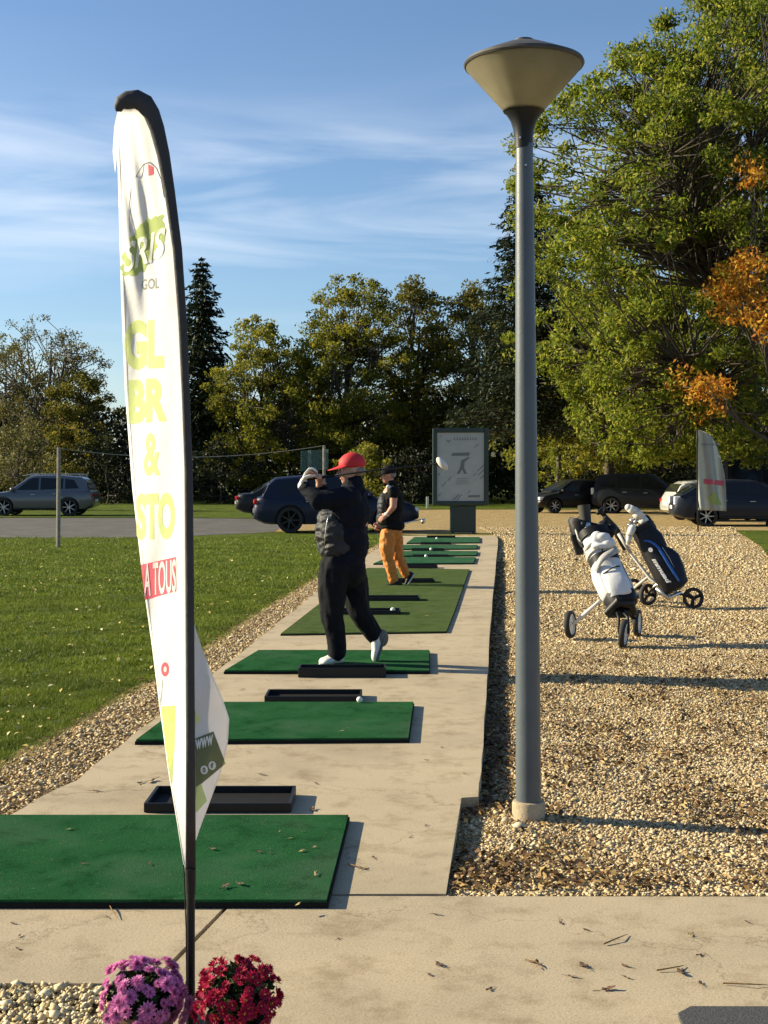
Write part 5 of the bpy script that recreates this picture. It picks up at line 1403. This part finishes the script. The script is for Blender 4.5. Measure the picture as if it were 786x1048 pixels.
# the club he holds
ck = q1(447, 474.5, -.16)
tc_ = thing('golf_club', 'long club held by the red capped golfer, its pale head before the poster panel', 'golf club', grip0, group='golf clubs in the hands of players')
sd0 = (ck - grip0).normalized()
obj('shaft', MB().tube([grip0, grip0.lerp(ck, .5) + Vector((0, 0, .004)), ck], [.0075, .007, .006], 8), 'black_plastic', tc_, smooth=True)
obj('grip', MB().tube([grip0 - sd0 * .03, grip0 + sd0 * .26], [.0145, .0115], 10), 'rubber', tc_, smooth=True)
hq = Matrix.Rotation(R(38), 3, 'Y')
obj('club_head', MB().ell(q1(452.5, 474.5, -.16), (.066, .045, .032), rot=Matrix.Rotation(R(50), 3, 'Y')), 'white_leather', tc_, smooth=True)
obj('hosel', MB().tube([q1(446, 474, -.16), q1(450, 477, -.15), q1(453.5, 480, -.15)], [.007, .010, .008], 8), 'black_plastic', tc_, smooth=True)

# golfer two: walking left, orange trousers ------------------------------------------------------
Y2p = 19.15
def q2(px, py, dy=0.0): return P(px, py, Y2p + dy)
t = thing('person', 'golfer in a black cap, black gilet and bright orange trousers on the olive mat', 'person', (q2(401, 600).x, Y2p, .022))
b = MB()
T2, Q2 = head_prims(b, q2(397.5, 486.5), 1.02, R(180 + 6), R(8))
hipL, kneeL, ankL = q2(397, 548, -.09), q2(397, 571, -.10), q2(403, 594, -.09)
hipR, kneeR, ankR = q2(404, 548, .09), q2(408, 571, .09), q2(417, 589, .09)
shL, elL, wrL = q2(403, 503, -.20), q2(402.5, 518.5, -.235), q2(396, 527, -.20)
shR, elR, wrR = q2(400, 503, .19), q2(393, 521, .22), q2(388, 535, .10)
b.chain([q2(399, 492), q2(401, 500)], [.058, .065]); b.cap(shL, shR, .07, .07)
b.ell(q2(400, 512), (.14, .17, .22)); b.ell(q2(399, 528), (.15, .16, .16)); b.ell(q2(400, 543), (.14, .16, .12))
b.chain([hipL, kneeL, ankL], [.088, .058, .042]); b.chain([hipR, kneeR, ankR], [.088, .058, .042])
b.cap(ankL, q2(403, 598, -.09), .04, .026); b.cap(ankR, q2(418.5, 595, .08), .036, .024)
b.chain([shL, elL, wrL], [.062, .050, .034]); b.chain([shR, elR, wrR], [.058, .046, .034])
hand_prims(b, wrL, (-.75, -.1, -.5), (.3, .8, -.3), 1.0, (.4, .6, .5), 1)
hand_prims(b, wrR, (-.3, -.2, -.8), (0, -1, .3), 1.0, (.6, 1.0, .8), -1)
obj('body', blob(b, .009, 2), 'skin_red', t, smooth=True)
face_bits(t, T2, 1.02)
cap_hat(t, T2, Q2, 1.07, 'cap_black', .09, .2)
obj('hair', MB().ell(T2(-.045, 0, .0), (.07, .08, .05), rot=Q2), 'hair_grey', t, smooth=True)
c_ = MB(); c_.ell(q2(401, 514), (.180, .20, .21)); c_.ell(q2(398.5, 528), (.185, .195, .18)); c_.ell(q2(401, 538), (.19, .19, .10)); c_.cap(shL, shR, .085, .085); c_.ell(q2(406, 518), (.10, .17, .20)); c_.chain([q2(400, 495), q2(401, 500)], [.07, .09])
c_.cap(shL, shL + (elL - shL) * .18, .085, .08); c_.cap(shR, shR + (elR - shR) * .3, .085, .075)
obj('gilet', wrinkle(blob(c_, .011, 3), .007, seed=5), 'polo', t, smooth=True)
g_ = MB(); g_.ell(q2(393, 518, -.02), (.10, .165, .20)); g_.ell(q2(393, 531, -.02), (.115, .17, .13))
obj('quilted_front', blob(g_, .012, 4), 'quilted', t, smooth=True)
obj('sleeve_badge', MB().ell(q2(397.5, 498.5, -.245), (.035, .02, .03)), 'white_leather', t, smooth=True)
r_ = MB(); r_.ell(q2(400.5, 545), (.155, .165, .11)); r_.chain([hipL, q2(396, 560, -.1), kneeL, q2(401, 585, -.1), q2(402.5, 593, -.09)], [.118, .108, .088, .076, .07]); r_.chain([hipR, q2(406, 562, .085), kneeR, q2(413, 582, .09), q2(415, 587, .09)], [.115, .100, .082, .072, .068])
obj('orange_trousers', wrinkle(blob(r_, .011, 2), .007, (14, 14, 10), 8), 'orange', t, smooth=True)
shoe(t, q2(411, 601.2, -.07), q2(392, 602.5, -.13), (0, 0, 1), 'bag_black', 'white_leather', w_=.05)
shoe(t, q2(424.5, 588, .09), q2(415.5, 602, .05), (-.85, -.1, -.5), 'bag_black', 'white_leather', w_=.048)
obj('watch', MB().tube([q2(396.5, 525.5, -.2), q2(395.5, 527.5, -.2)], .04, 12), 'white_plastic', t, smooth=True)
c0_, c1_ = q2(388, 541, .08), q2(432, 531.5, .32)
tc_ = thing('golf_club', 'club held low and level by the golfer in orange trousers', 'golf club', c0_, group='golf clubs in the hands of players')
d_ = (c1_ - c0_).normalized()
obj('shaft', MB().tube([c0_ - d_ * .2, c1_], [.009, .008], 8), 'steel', tc_, smooth=True)
obj('grip', MB().tube([c0_ - d_ * .22, c0_ + d_ * .1], [.016, .014], 8), 'rubber', tc_, smooth=True)
obj('club_head', MB().ell(c1_ + d_ * .02 + Vector((0, 0, -.03)), (.03, .02, .045), rot=Matrix.Rotation(.5, 3, 'Y')), 'steel', tc_, smooth=True)

# ------------------------------------------------------------------ potted chrysanthemums
def bloom_mesh(nm, r, layers, petals, mt, flat):
    rr = random.Random(5); mb = MB()
    for l in range(layers):
        el = flat + (PI / 2 - flat) * l / max(1, layers)
        for k in range(petals):
            a = 2 * PI * (k + .5 * l) / petals + rr.uniform(-.1, .1); rad = r * (1 - .12 * l)
            d = Vector((math.cos(a) * math.cos(el), math.sin(a) * math.cos(el), math.sin(el))); s = Vector((-math.sin(a), math.cos(a), 0)); up = d.cross(s) * -1
            w_ = r * .17
            mb.add([d * rad * .12, d * rad * .6 - s * w_ + up * r * .05, d * rad, d * rad * .6 + s * w_ + up * r * .05], [(0, 1, 2, 3)])
    me = bpy.data.meshes.new(nm); me.from_pydata(mb.v, [], mb.f); me.update(); me.materials.append(M[mt]); return me
pinkb = bloom_mesh('flower', .0245, 6, 13, 'pink_flower', .1)
redb = bloom_mesh('flower', .0225, 2, 12, 'red_flower', .30)
eye = bpy.data.meshes.new('flower_centre'); mb = MB().ell((0, 0, .003), (.0042, .0042, .003), seg=8, rings=5); eye.from_pydata(mb.v, [], mb.f); eye.update(); eye.materials.append(M['flower_eye'])
def pot_plant(label, c, rad, bloom, n, eyes, Yb, seed, pr=.085):
    rr = random.Random(seed)
    t = thing('potted_chrysanthemum', label, 'potted plant', (c.x, c.y, 0.0), group='potted chrysanthemums')
    obj('pot', MB().lathe([(pr * .72, .002), (pr * .75, .004), (pr, .11), (pr * 1.06, .112), (pr * 1.06, .128), (pr * .94, .128), (pr * .90, .11), (0, .108)], (c.x, c.y, 0), 28, capb=True), 'pot', t, auto=40)
    # leaves: a mound of small leaf faces, with stems
    pts = []
    for _ in range(1500):
        d = Vector((rr.gauss(0, 1), rr.gauss(0, 1), rr.gauss(0, 1))).normalized(); f = rr.random() ** .4 * .9
        p = c + Vector((d.x * rad[0], d.y * rad[1], d.z * rad[2])) * f
        if p.z > .10: pts.append(p)
    V = leaf_quads(pts, .013, .3)
    obj('foliage', mesh_np('foliage', V, np.arange(len(V)).reshape(-1, 4)), 'pot_foliage', t)
    mb = MB()
    for _ in range(40):
        d = Vector((rr.gauss(0, 1), rr.gauss(0, 1), abs(rr.gauss(0, 1)))).normalized()
        mb.tube([Vector((c.x, c.y, .10)), c + Vector((d.x * rad[0], d.y * rad[1], d.z * rad[2])) * .9], .0016, 4)
    obj('stems', mb, 'pot_foliage', t)
    k = 0; i = 0
    while k < n and i < 3000:
        i += 1
        z = 1 - 1.55 * (k + .5) / n; a = i * 2.39996 + rr.uniform(-.25, .25); z += rr.uniform(-.06, .06); z = min(1, z)
        d = Vector((math.sqrt(max(0, 1 - z * z)) * math.cos(a), math.sqrt(max(0, 1 - z * z)) * math.sin(a), z))
        if d.y > .55 and rr.random() < .7: continue
        nn_ = mnoise.noise(d * 2.1 + Vector((seed * 5.0, 0, 0)))
        if nn_ < -.31: k += .35; continue
        f = rr.uniform(.90, 1.08) + .22 * nn_
        p = c + Vector((d.x * rad[0], d.y * rad[1], d.z * rad[2])) * f
        if p.z < .11: continue
        o = bpy.data.objects.new('flower', bloom); col.objects.link(o); o.parent = t; o.location = p - t.location
        dn = (d + Vector((rr.gauss(0, .35), rr.gauss(0, .35) - .15, .15))).normalized()
        o.rotation_euler = dn.to_track_quat('Z', 'Y').to_euler(); s = rr.uniform(.62, 1.2); o.scale = (s, s, s)
        if eyes:
            e = bpy.data.objects.new('flower_centre', eye); col.objects.link(e); e.parent = o
        k += 1
    return t
pc = P(148, 1022, 3.62); pot_plant('potted pink chrysanthemum left of the banner pole', pc, (.112, .10, .098), pinkb, 98, False, 3.62, 1)
rc = P(244, 1018, 3.56); pot_plant('potted crimson chrysanthemum right of the banner pole', rc, (.108, .10, .095), redb, 98, True, 3.56, 2)

# ------------------------------------------------------------------ trees
LM = {
 'bare': leaf_mat('leaves_thin_brown', [(0, (.09, .095, .03)), (.6, (.15, .14, .045)), (1, (.21, .17, .06))], .3, .35, .3, (.04, .04, .015)),
 'gold': leaf_mat('leaves_gold_green', [(0, (.09, .115, .015)), (.5, (.21, .22, .025)), (.85, (.33, .30, .035)), (1, (.42, .31, .04))], .35, .48, .28, (.04, .045, .014)),
 'rust': leaf_mat('leaves_rust_green', [(0, (.065, .078, .015)), (.5, (.15, .148, .024)), (.85, (.25, .21, .032)), (1, (.33, .22, .035))], .35, .45, .28, (.03, .035, .012)),
 'dark': leaf_mat('needles_dark', [(0, (.014, .022, .010)), (.7, (.032, .046, .018)), (1, (.062, .075, .028))], .3, .15, .4, (.008, .012, .008)),
 'ash': leaf_mat('leaves_fresh', [(0, (.075, .115, .014)), (.45, (.165, .22, .022)), (.85, (.32, .33, .035)), (1, (.48, .44, .09))], .25, .5, .3, (.04, .052, .014)),
 'orange': leaf_mat('leaves_orange', [(0, (.28, .10, .015)), (.4, (.46, .18, .02)), (.75, (.58, .30, .035)), (1, (.55, .42, .06))], .3, .4, .5, (.25, .09, .015)),
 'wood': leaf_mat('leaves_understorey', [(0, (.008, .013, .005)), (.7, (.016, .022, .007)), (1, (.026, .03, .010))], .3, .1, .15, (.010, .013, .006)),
}
def crown_leaves(cc, cr, n_per, size, rg, sy=.55, up=.45, elong=.5):
    n = len(cc) * n_per
    c = np.repeat(cc, n_per, 0); r = np.repeat(cr, n_per)[:, None]
    g = rg.normal(0, 1, (n, 3)); g /= np.linalg.norm(g, axis=1)[:, None]
    p = c + g * r * (rg.random((n, 1)) ** .45) * np.array([1, 1, .7])
    nr = rg.normal(0, 1, (n, 3)); nr[:, 2] += up; nr[:, 0] -= .25; nr /= np.linalg.norm(nr, axis=1)[:, None]
    t_ = rg.normal(0, 1, (n, 3)); t_[:, 2] -= .5; t_ -= nr * (t_ * nr).sum(1)[:, None]; t_ /= np.linalg.norm(t_, axis=1)[:, None]
    b_ = np.cross(nr, t_); s = (size * rg.uniform(.6, 1.35, n))[:, None] * .5
    return np.stack([p - t_ * s, p - b_ * s * elong * 1.0 - t_ * s * .1, p + t_ * s, p + b_ * s * elong - t_ * s * .1], 1).reshape(-1, 3)
def limb_tubes(mb, base, lean, H, cc, tr, rg, K=9, zlow=.25, twig=.02):
    def trunk(f): return base + Vector((lean[0] * f ** 1.5, lean[1] * f ** 1.5, H * f))
    fs = [0, .02, .08, .25, .45, .65, .85]
    mb.tube([trunk(f) + Vector((math.sin(f * 9) * .1 * (f > .05), 0, 0)) for f in fs], [tr * 1.5, tr * 1.2, tr, tr * .85, tr * .62, tr * .38, tr * .15], 10)
    seeds = cc[rg.choice(len(cc), min(K, len(cc)), replace=False)]
    asg = np.argmin(((cc[:, None] - seeds[None]) ** 2).sum(2), 1)
    for k in range(len(seeds)):
        mem = cc[asg == k]
        if not len(mem): continue
        m = Vector(mem.mean(0)); f = max(zlow * .6, min(.82, (m.z - base.z) / H * .62)); s = trunk(f)
        mid = s.lerp(m, .5) + Vector((0, 0, -.06 * (m - s).length)); r0 = tr * (.5 - .25 * f)
        mb.tube([s, s.lerp(mid, .6), mid, m], [r0, r0 * .8, r0 * .6, r0 * .25], 6)
        for c in mem:
            c = Vector(c); u_ = rg.uniform(.35, .95); st = s.lerp(mid, u_ * 2) if u_ < .5 else mid.lerp(m, u_ * 2 - 1)
            md = st.lerp(c, .5) + Vector(rg.normal(0, .12, 3)) * (c - st).length * .8
            ex = c + (c - st).normalized() * .35
            mb.tube([st, md, c, ex], [r0 * .28 + twig * .4, r0 * .18 + twig * .3, twig * .6, twig * .2], 4, caps=False)
def tree(name, label, x, y, H, Rr_, cb, ncl, per, lsize, crr, lm, tm='bark', tr=.25, seed=1, lean=(0, 0), cat='tree', group='trees beyond the car park', peak=.42, shell=.45, irr=.4, elong=.5, twig=.02, sel=None, z0=-.1, flatx=1.0):
    rg = np.random.default_rng(seed)
    t = thing(name, label, cat, (x, y, z0), group=group)
    cc = []
    while len(cc) < ncl:
        tt = rg.random(); an = rg.uniform(0, 2 * PI)
        if tt < peak: prof = math.sqrt(max(0, 1 - ((peak - tt) / peak) ** 2 * .75))
        else: prof = math.sqrt(max(0, 1 - ((tt - peak) / (1 - peak)) ** 2))
        if rg.random() > prof + .15: continue
        nz = mnoise.noise(Vector((math.cos(an) * 1.3 + seed * 3.1, math.sin(an) * 1.3, tt * 3.2)))
        rad = Rr_ * prof * (1 + irr * nz * 1.6) * rg.random() ** shell
        top_f = 1 + .10 * mnoise.noise(Vector((math.cos(an) * 2, seed * 1.7, math.sin(an) * 2)))
        z = H * (cb + (1 - cb) * tt * top_f) - .0
        px_, py_ = x + lean[0] * (z / H) ** 1.5 + rad * math.cos(an) * flatx, y + lean[1] * (z / H) + rad * math.sin(an)
        if mnoise.noise(Vector((px_ * .45, py_ * .45, z * .55 + seed))) < -.28: continue
        if sel and not sel(px_, py_, z): continue
        cc.append((px_, py_, z))
    cc = np.array(cc); cr = crr * rg.uniform(.6, 1.3, len(cc))
    V = crown_leaves(cc, cr, per, lsize, rg, elong=elong)
    crown = obj('crown', mesh_np('crown', V, np.arange(len(V)).reshape(-1, 4)), LM[lm], t)
    mb = MB(); limb_tubes(mb, Vector((x, y, z0)), lean, H * .98, cc, tr, rg, twig=twig)
    obj('trunk', mb, tm, t, smooth=True)
    return t
def conifer(label, x, y, H, Rr_, seed, lm='dark', per=60, lsize=.28, droop=.25, low=.08, levels=34, tr=.25, group='trees beyond the car park', pw=.8):
    rg = np.random.default_rng(seed)
    t = thing('conifer', label, 'tree', (x, y, -.1), group=group)
    mb = MB().tube([(x, y, -.1), (x, y, H * .5), (x + .1, y, H * .99)], [tr, tr * .6, .03], 8)
    pts = []
    for L_ in range(levels):
        tt = L_ / (levels - 1); z = H * (low + (1 - low) * tt); rad = Rr_ * (1 - tt) ** pw * (0.9) + .12
        nb = 7 if tt < .8 else 5
        for k in range(nb):
            a = 2 * PI * k / nb + L_ * .9 + rg.normal(0, .2); ln = rad * rg.uniform(.65, 1.2)
            s = Vector((x, y, z)); e = s + Vector((math.cos(a) * ln, math.sin(a) * ln, -droop * ln + .15 * ln * rg.random()))
            m = s.lerp(e, .5) + Vector((0, 0, .06 * ln)); mb.tube([s, m, e], [.05 * (1 - tt) + .015, .03 * (1 - tt) + .01, .008], 4, caps=False)
            n = max(6, int(per * (ln / Rr_) ** 1.0))
            f = rg.random(n) ** .7
            base_ = np.array(s)[None] * (1 - f)[:, None] + np.array(e)[None] * f[:, None]; base_[:, 2] += .06 * ln * 4 * f * (1 - f)
            w_ = .22 * ln * (1 - f * .6) + .08
            off = rg.normal(0, 1, (n, 3)) * w_[:, None] * np.array([.8, .8, .35]); off[:, 2] -= .05
            pts.append(base_ + off)
    p = np.concatenate(pts); n = len(p)
    out = p - np.array([x, y, 0]); out[:, 2] = -.35 * np.linalg.norm(out[:, :2], axis=1) ; out /= np.linalg.norm(out, axis=1)[:, None] + 1e-6
    t_ = out + rg.normal(0, .5, (n, 3)); t_ /= np.linalg.norm(t_, axis=1)[:, None]
    nr = rg.normal(0, .6, (n, 3)); nr[:, 2] += 1; nr -= t_ * (t_ * nr).sum(1)[:, None]; nr /= np.linalg.norm(nr, axis=1)[:, None]
    b_ = np.cross(nr, t_); s = (lsize * rg.uniform(.6, 1.4, n))[:, None] * .5
    V = np.stack([p - t_ * s, p - b_ * s * .32, p + t_ * s, p + b_ * s * .32], 1).reshape(-1, 3)
    obj('crown', mesh_np('crown', V, np.arange(len(V)).reshape(-1, 4)), LM[lm], t)
    obj('trunk', mb, 'bark', t, smooth=True)
    return t
def hz(py, y): return EYE + (HOR - py) / F * y
TY = 84.0
def tx(px, y=TY): return (px - CX) / F * y
tree('broadleaf_tree', 'nearly bare spreading brown-green tree at far left against the sky', tx(52), TY, hz(330, TY), 4.9, .10, 420, 50, .16, .55, 'bare', 'grey_bark', .30, 11, shell=.5, irr=.3, twig=.035)
tree('broadleaf_tree', 'dark rounded tree just left of the tall banner', tx(98), 80, hz(385, 80), 2.9, .05, 150, 110, .20, .60, 'rust', 'bark', .2, 12)
tree('broadleaf_tree', 'dark tree rising at the left edge of the picture', tx(-12), 88, hz(352, 88), 3.6, .08, 150, 80, .20, .60, 'rust', 'bark', .25, 13)
conifer('tall dark conifer just right of the tall banner', tx(207, 86), 86, hz(266, 86), 2.6, 14, per=80, lsize=.42, levels=40, droop=.1, low=.1, pw=.55)
tree('broadleaf_tree', 'yellow-green tree right of the tall dark conifer, thin on top', tx(272), 82, hz(334, 82), 4.1, .10, 330, 100, .20, .60, 'gold', 'bark', .25, 15, shell=.5)
tree('broadleaf_tree', 'tallest gold and green tree behind the red capped golfer', tx(356), 83, hz(294, 83), 4.2, .10, 420, 100, .21, .62, 'gold', 'bark', .28, 26, shell=.5)
tree('broadleaf_tree', 'rust tinged tree with sky showing through above the golfers', tx(428, 85), 85, hz(296, 85), 4.0, .14, 300, 90, .21, .62, 'rust', 'bark', .28, 17, shell=.5)
tree('broadleaf_tree', 'rusty green tree standing behind the advertising panel', tx(483, 84), 84, hz(296, 84), 3.5, .10, 320, 95, .21, .62, 'rust', 'bark', .26, 18, shell=.5)
conifer('feathery dark conifer rising behind the lamp post', tx(541, 58), 58, hz(160, 58), 3.6, 19, lm='dark', per=240, lsize=.25, levels=34, droop=.05, low=.22, pw=.75)
tree('broadleaf_tree', 'olive-gold tree low between the lamp post and the hatchback', tx(590, 70), 70, hz(300, 70), 4.6, .10, 360, 95, .20, .60, 'gold', 'bark', .25, 20, shell=.5)
tree('broadleaf_tree', 'olive tree behind the people carrier', tx(672, 72), 72, hz(290, 72), 5.2, .08, 260, 90, .21, .65, 'rust', 'bark', .28, 21, shell=.5)
tree('broadleaf_tree', 'olive tree closing the view behind the dark van', tx(770, 70), 70, hz(250, 70), 5.0, .08, 240, 90, .21, .65, 'rust', 'bark', .28, 22, shell=.5)
# big leafy tree overhanging the cars on the right
RY = 46.0
def selbig(px_, py_, z):
    sx_ = CX + px_ / py_ * F; sz_ = HOR - (z - EYE) / py_ * F
    return sz_ > -90 and sx_ < 860
tree('large_ash_tree', 'big fresh green tree overhanging the parked cars on the right', tx(744, RY), RY + 1.5, 18.5, 7.4, .12, 1150, 135, .18, .56, 'ash', 'bark', .35, 31, cat='tree', group=None, peak=.36, shell=.42, irr=.42, elong=.42, twig=.022, sel=selbig)
tree('broadleaf_tree', 'olive green tree between the lamp post and the big fresh green tree', tx(622, 62), 62, hz(205, 62), 3.9, .12, 230, 90, .18, .55, 'gold', 'bark', .25, 33, group=None)
def selor(px_, py_, z):
    sx_ = CX + px_ / py_ * F; sz_ = HOR - (z - EYE) / py_ * F
    d1 = ((sx_ - 780) / 48) ** 2 + ((sz_ - 305) / 46) ** 2; d2 = ((sx_ - 722) / 30) ** 2 + ((sz_ - 405) / 24) ** 2; d4 = ((sx_ - 765) / 12) ** 2 + ((sz_ - 180) / 16) ** 2
    w_ = 1.3 * mnoise.noise(Vector((px_ * 1.1, 3.0, z * 1.1)))
    return d1 < 1 + w_ or (d2 < .8 + w_) or d4 < .6
tree('maple_tree', 'orange autumn maple showing through at the right edge', tx(800, 42), 43.0, 12.5, 4.4, .2, 130, 60, .16, .5, 'orange', 'bark', .16, 34, sel=selor, irr=.3, shell=.3, group=None)
def selpine(px_, py_, z):
    sx_ = CX + px_ / py_ * F; sz_ = HOR - (z - EYE) / py_ * F
    return sz_ > -60 and sx_ < 830
tree('pine_tree', 'dark needled pine high at the right edge behind the leaves', tx(752, 54), 54, 21.5, 3.2, .60, 90, 150, .26, .55, 'dark', 'bark', .2, 35, sel=selpine, irr=.3, elong=.12, group=None)
# ivy clad stem by the hatchback
iv = P(570, 515, 62)
t = thing('ivy_stem', 'pale ivy clad stem rising behind the black hatchback', 'tree', (iv.x, 62, -.05))
obj('trunk', MB().tube([(iv.x, 62, -.05), (iv.x + .1, 62, 2.2), (iv.x, 62, 3.9)], [.14, .12, .08], 8), 'grey_bark', t, smooth=True)
rg = np.random.default_rng(3); cc = np.array([(iv.x + rg.normal(0, .12), 62 + rg.normal(0, .12), rg.uniform(.5, 3.6)) for _ in range(22)])
V = crown_leaves(cc, np.full(22, .28), 30, .12, rg); obj('ivy', mesh_np('ivy', V, np.arange(len(V)).reshape(-1, 4)), LM['ash'], t)
# shrubs and understorey at the foot of the trees
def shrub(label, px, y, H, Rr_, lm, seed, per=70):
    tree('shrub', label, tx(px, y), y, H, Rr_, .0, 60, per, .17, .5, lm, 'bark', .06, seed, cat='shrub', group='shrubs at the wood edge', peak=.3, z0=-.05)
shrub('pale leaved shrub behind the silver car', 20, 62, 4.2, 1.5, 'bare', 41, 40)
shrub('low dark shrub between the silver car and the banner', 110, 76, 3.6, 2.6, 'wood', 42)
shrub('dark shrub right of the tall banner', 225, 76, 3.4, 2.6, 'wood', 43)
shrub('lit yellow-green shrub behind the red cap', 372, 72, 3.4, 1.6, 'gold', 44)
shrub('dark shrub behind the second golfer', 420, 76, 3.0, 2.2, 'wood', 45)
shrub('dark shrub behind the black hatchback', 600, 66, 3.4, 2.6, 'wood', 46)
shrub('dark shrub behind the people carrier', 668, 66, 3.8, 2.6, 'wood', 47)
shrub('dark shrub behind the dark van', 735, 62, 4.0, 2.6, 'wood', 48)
# the wood behind reads as one dark mass
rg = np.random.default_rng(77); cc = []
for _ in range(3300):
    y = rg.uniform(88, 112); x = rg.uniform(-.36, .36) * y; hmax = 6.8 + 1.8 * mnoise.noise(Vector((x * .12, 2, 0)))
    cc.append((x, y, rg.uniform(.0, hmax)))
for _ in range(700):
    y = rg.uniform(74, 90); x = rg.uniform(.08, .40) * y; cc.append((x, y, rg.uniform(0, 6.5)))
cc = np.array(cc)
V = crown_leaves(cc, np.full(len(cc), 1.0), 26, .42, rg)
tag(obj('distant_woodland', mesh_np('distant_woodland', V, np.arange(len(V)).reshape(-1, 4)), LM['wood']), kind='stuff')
rg = np.random.default_rng(78)
for i in range(26):
    y = rg.uniform(84, 94); x = rg.uniform(-.33, .33) * y; h = rg.uniform(5, 9)
    mb = MB().tube([(x, y, -.1), (x + rg.normal(0, .15), y, h * .5), (x + rg.normal(0, .4), y, h)], [rg.uniform(.12, .2), .11, .05], 6)
    mb.tube([(x, y, h * .45), (x + rg.uniform(-1.2, 1.2), y, h * .8)], [.06, .02], 5)
    o = obj('tree_trunk', mb, 'grey_bark', smooth=True, origin=(x, y, -.1))
    tag(o, 'thin grey trunk standing in the dark wood edge', 'tree trunk', 'trunks in the wood edge')
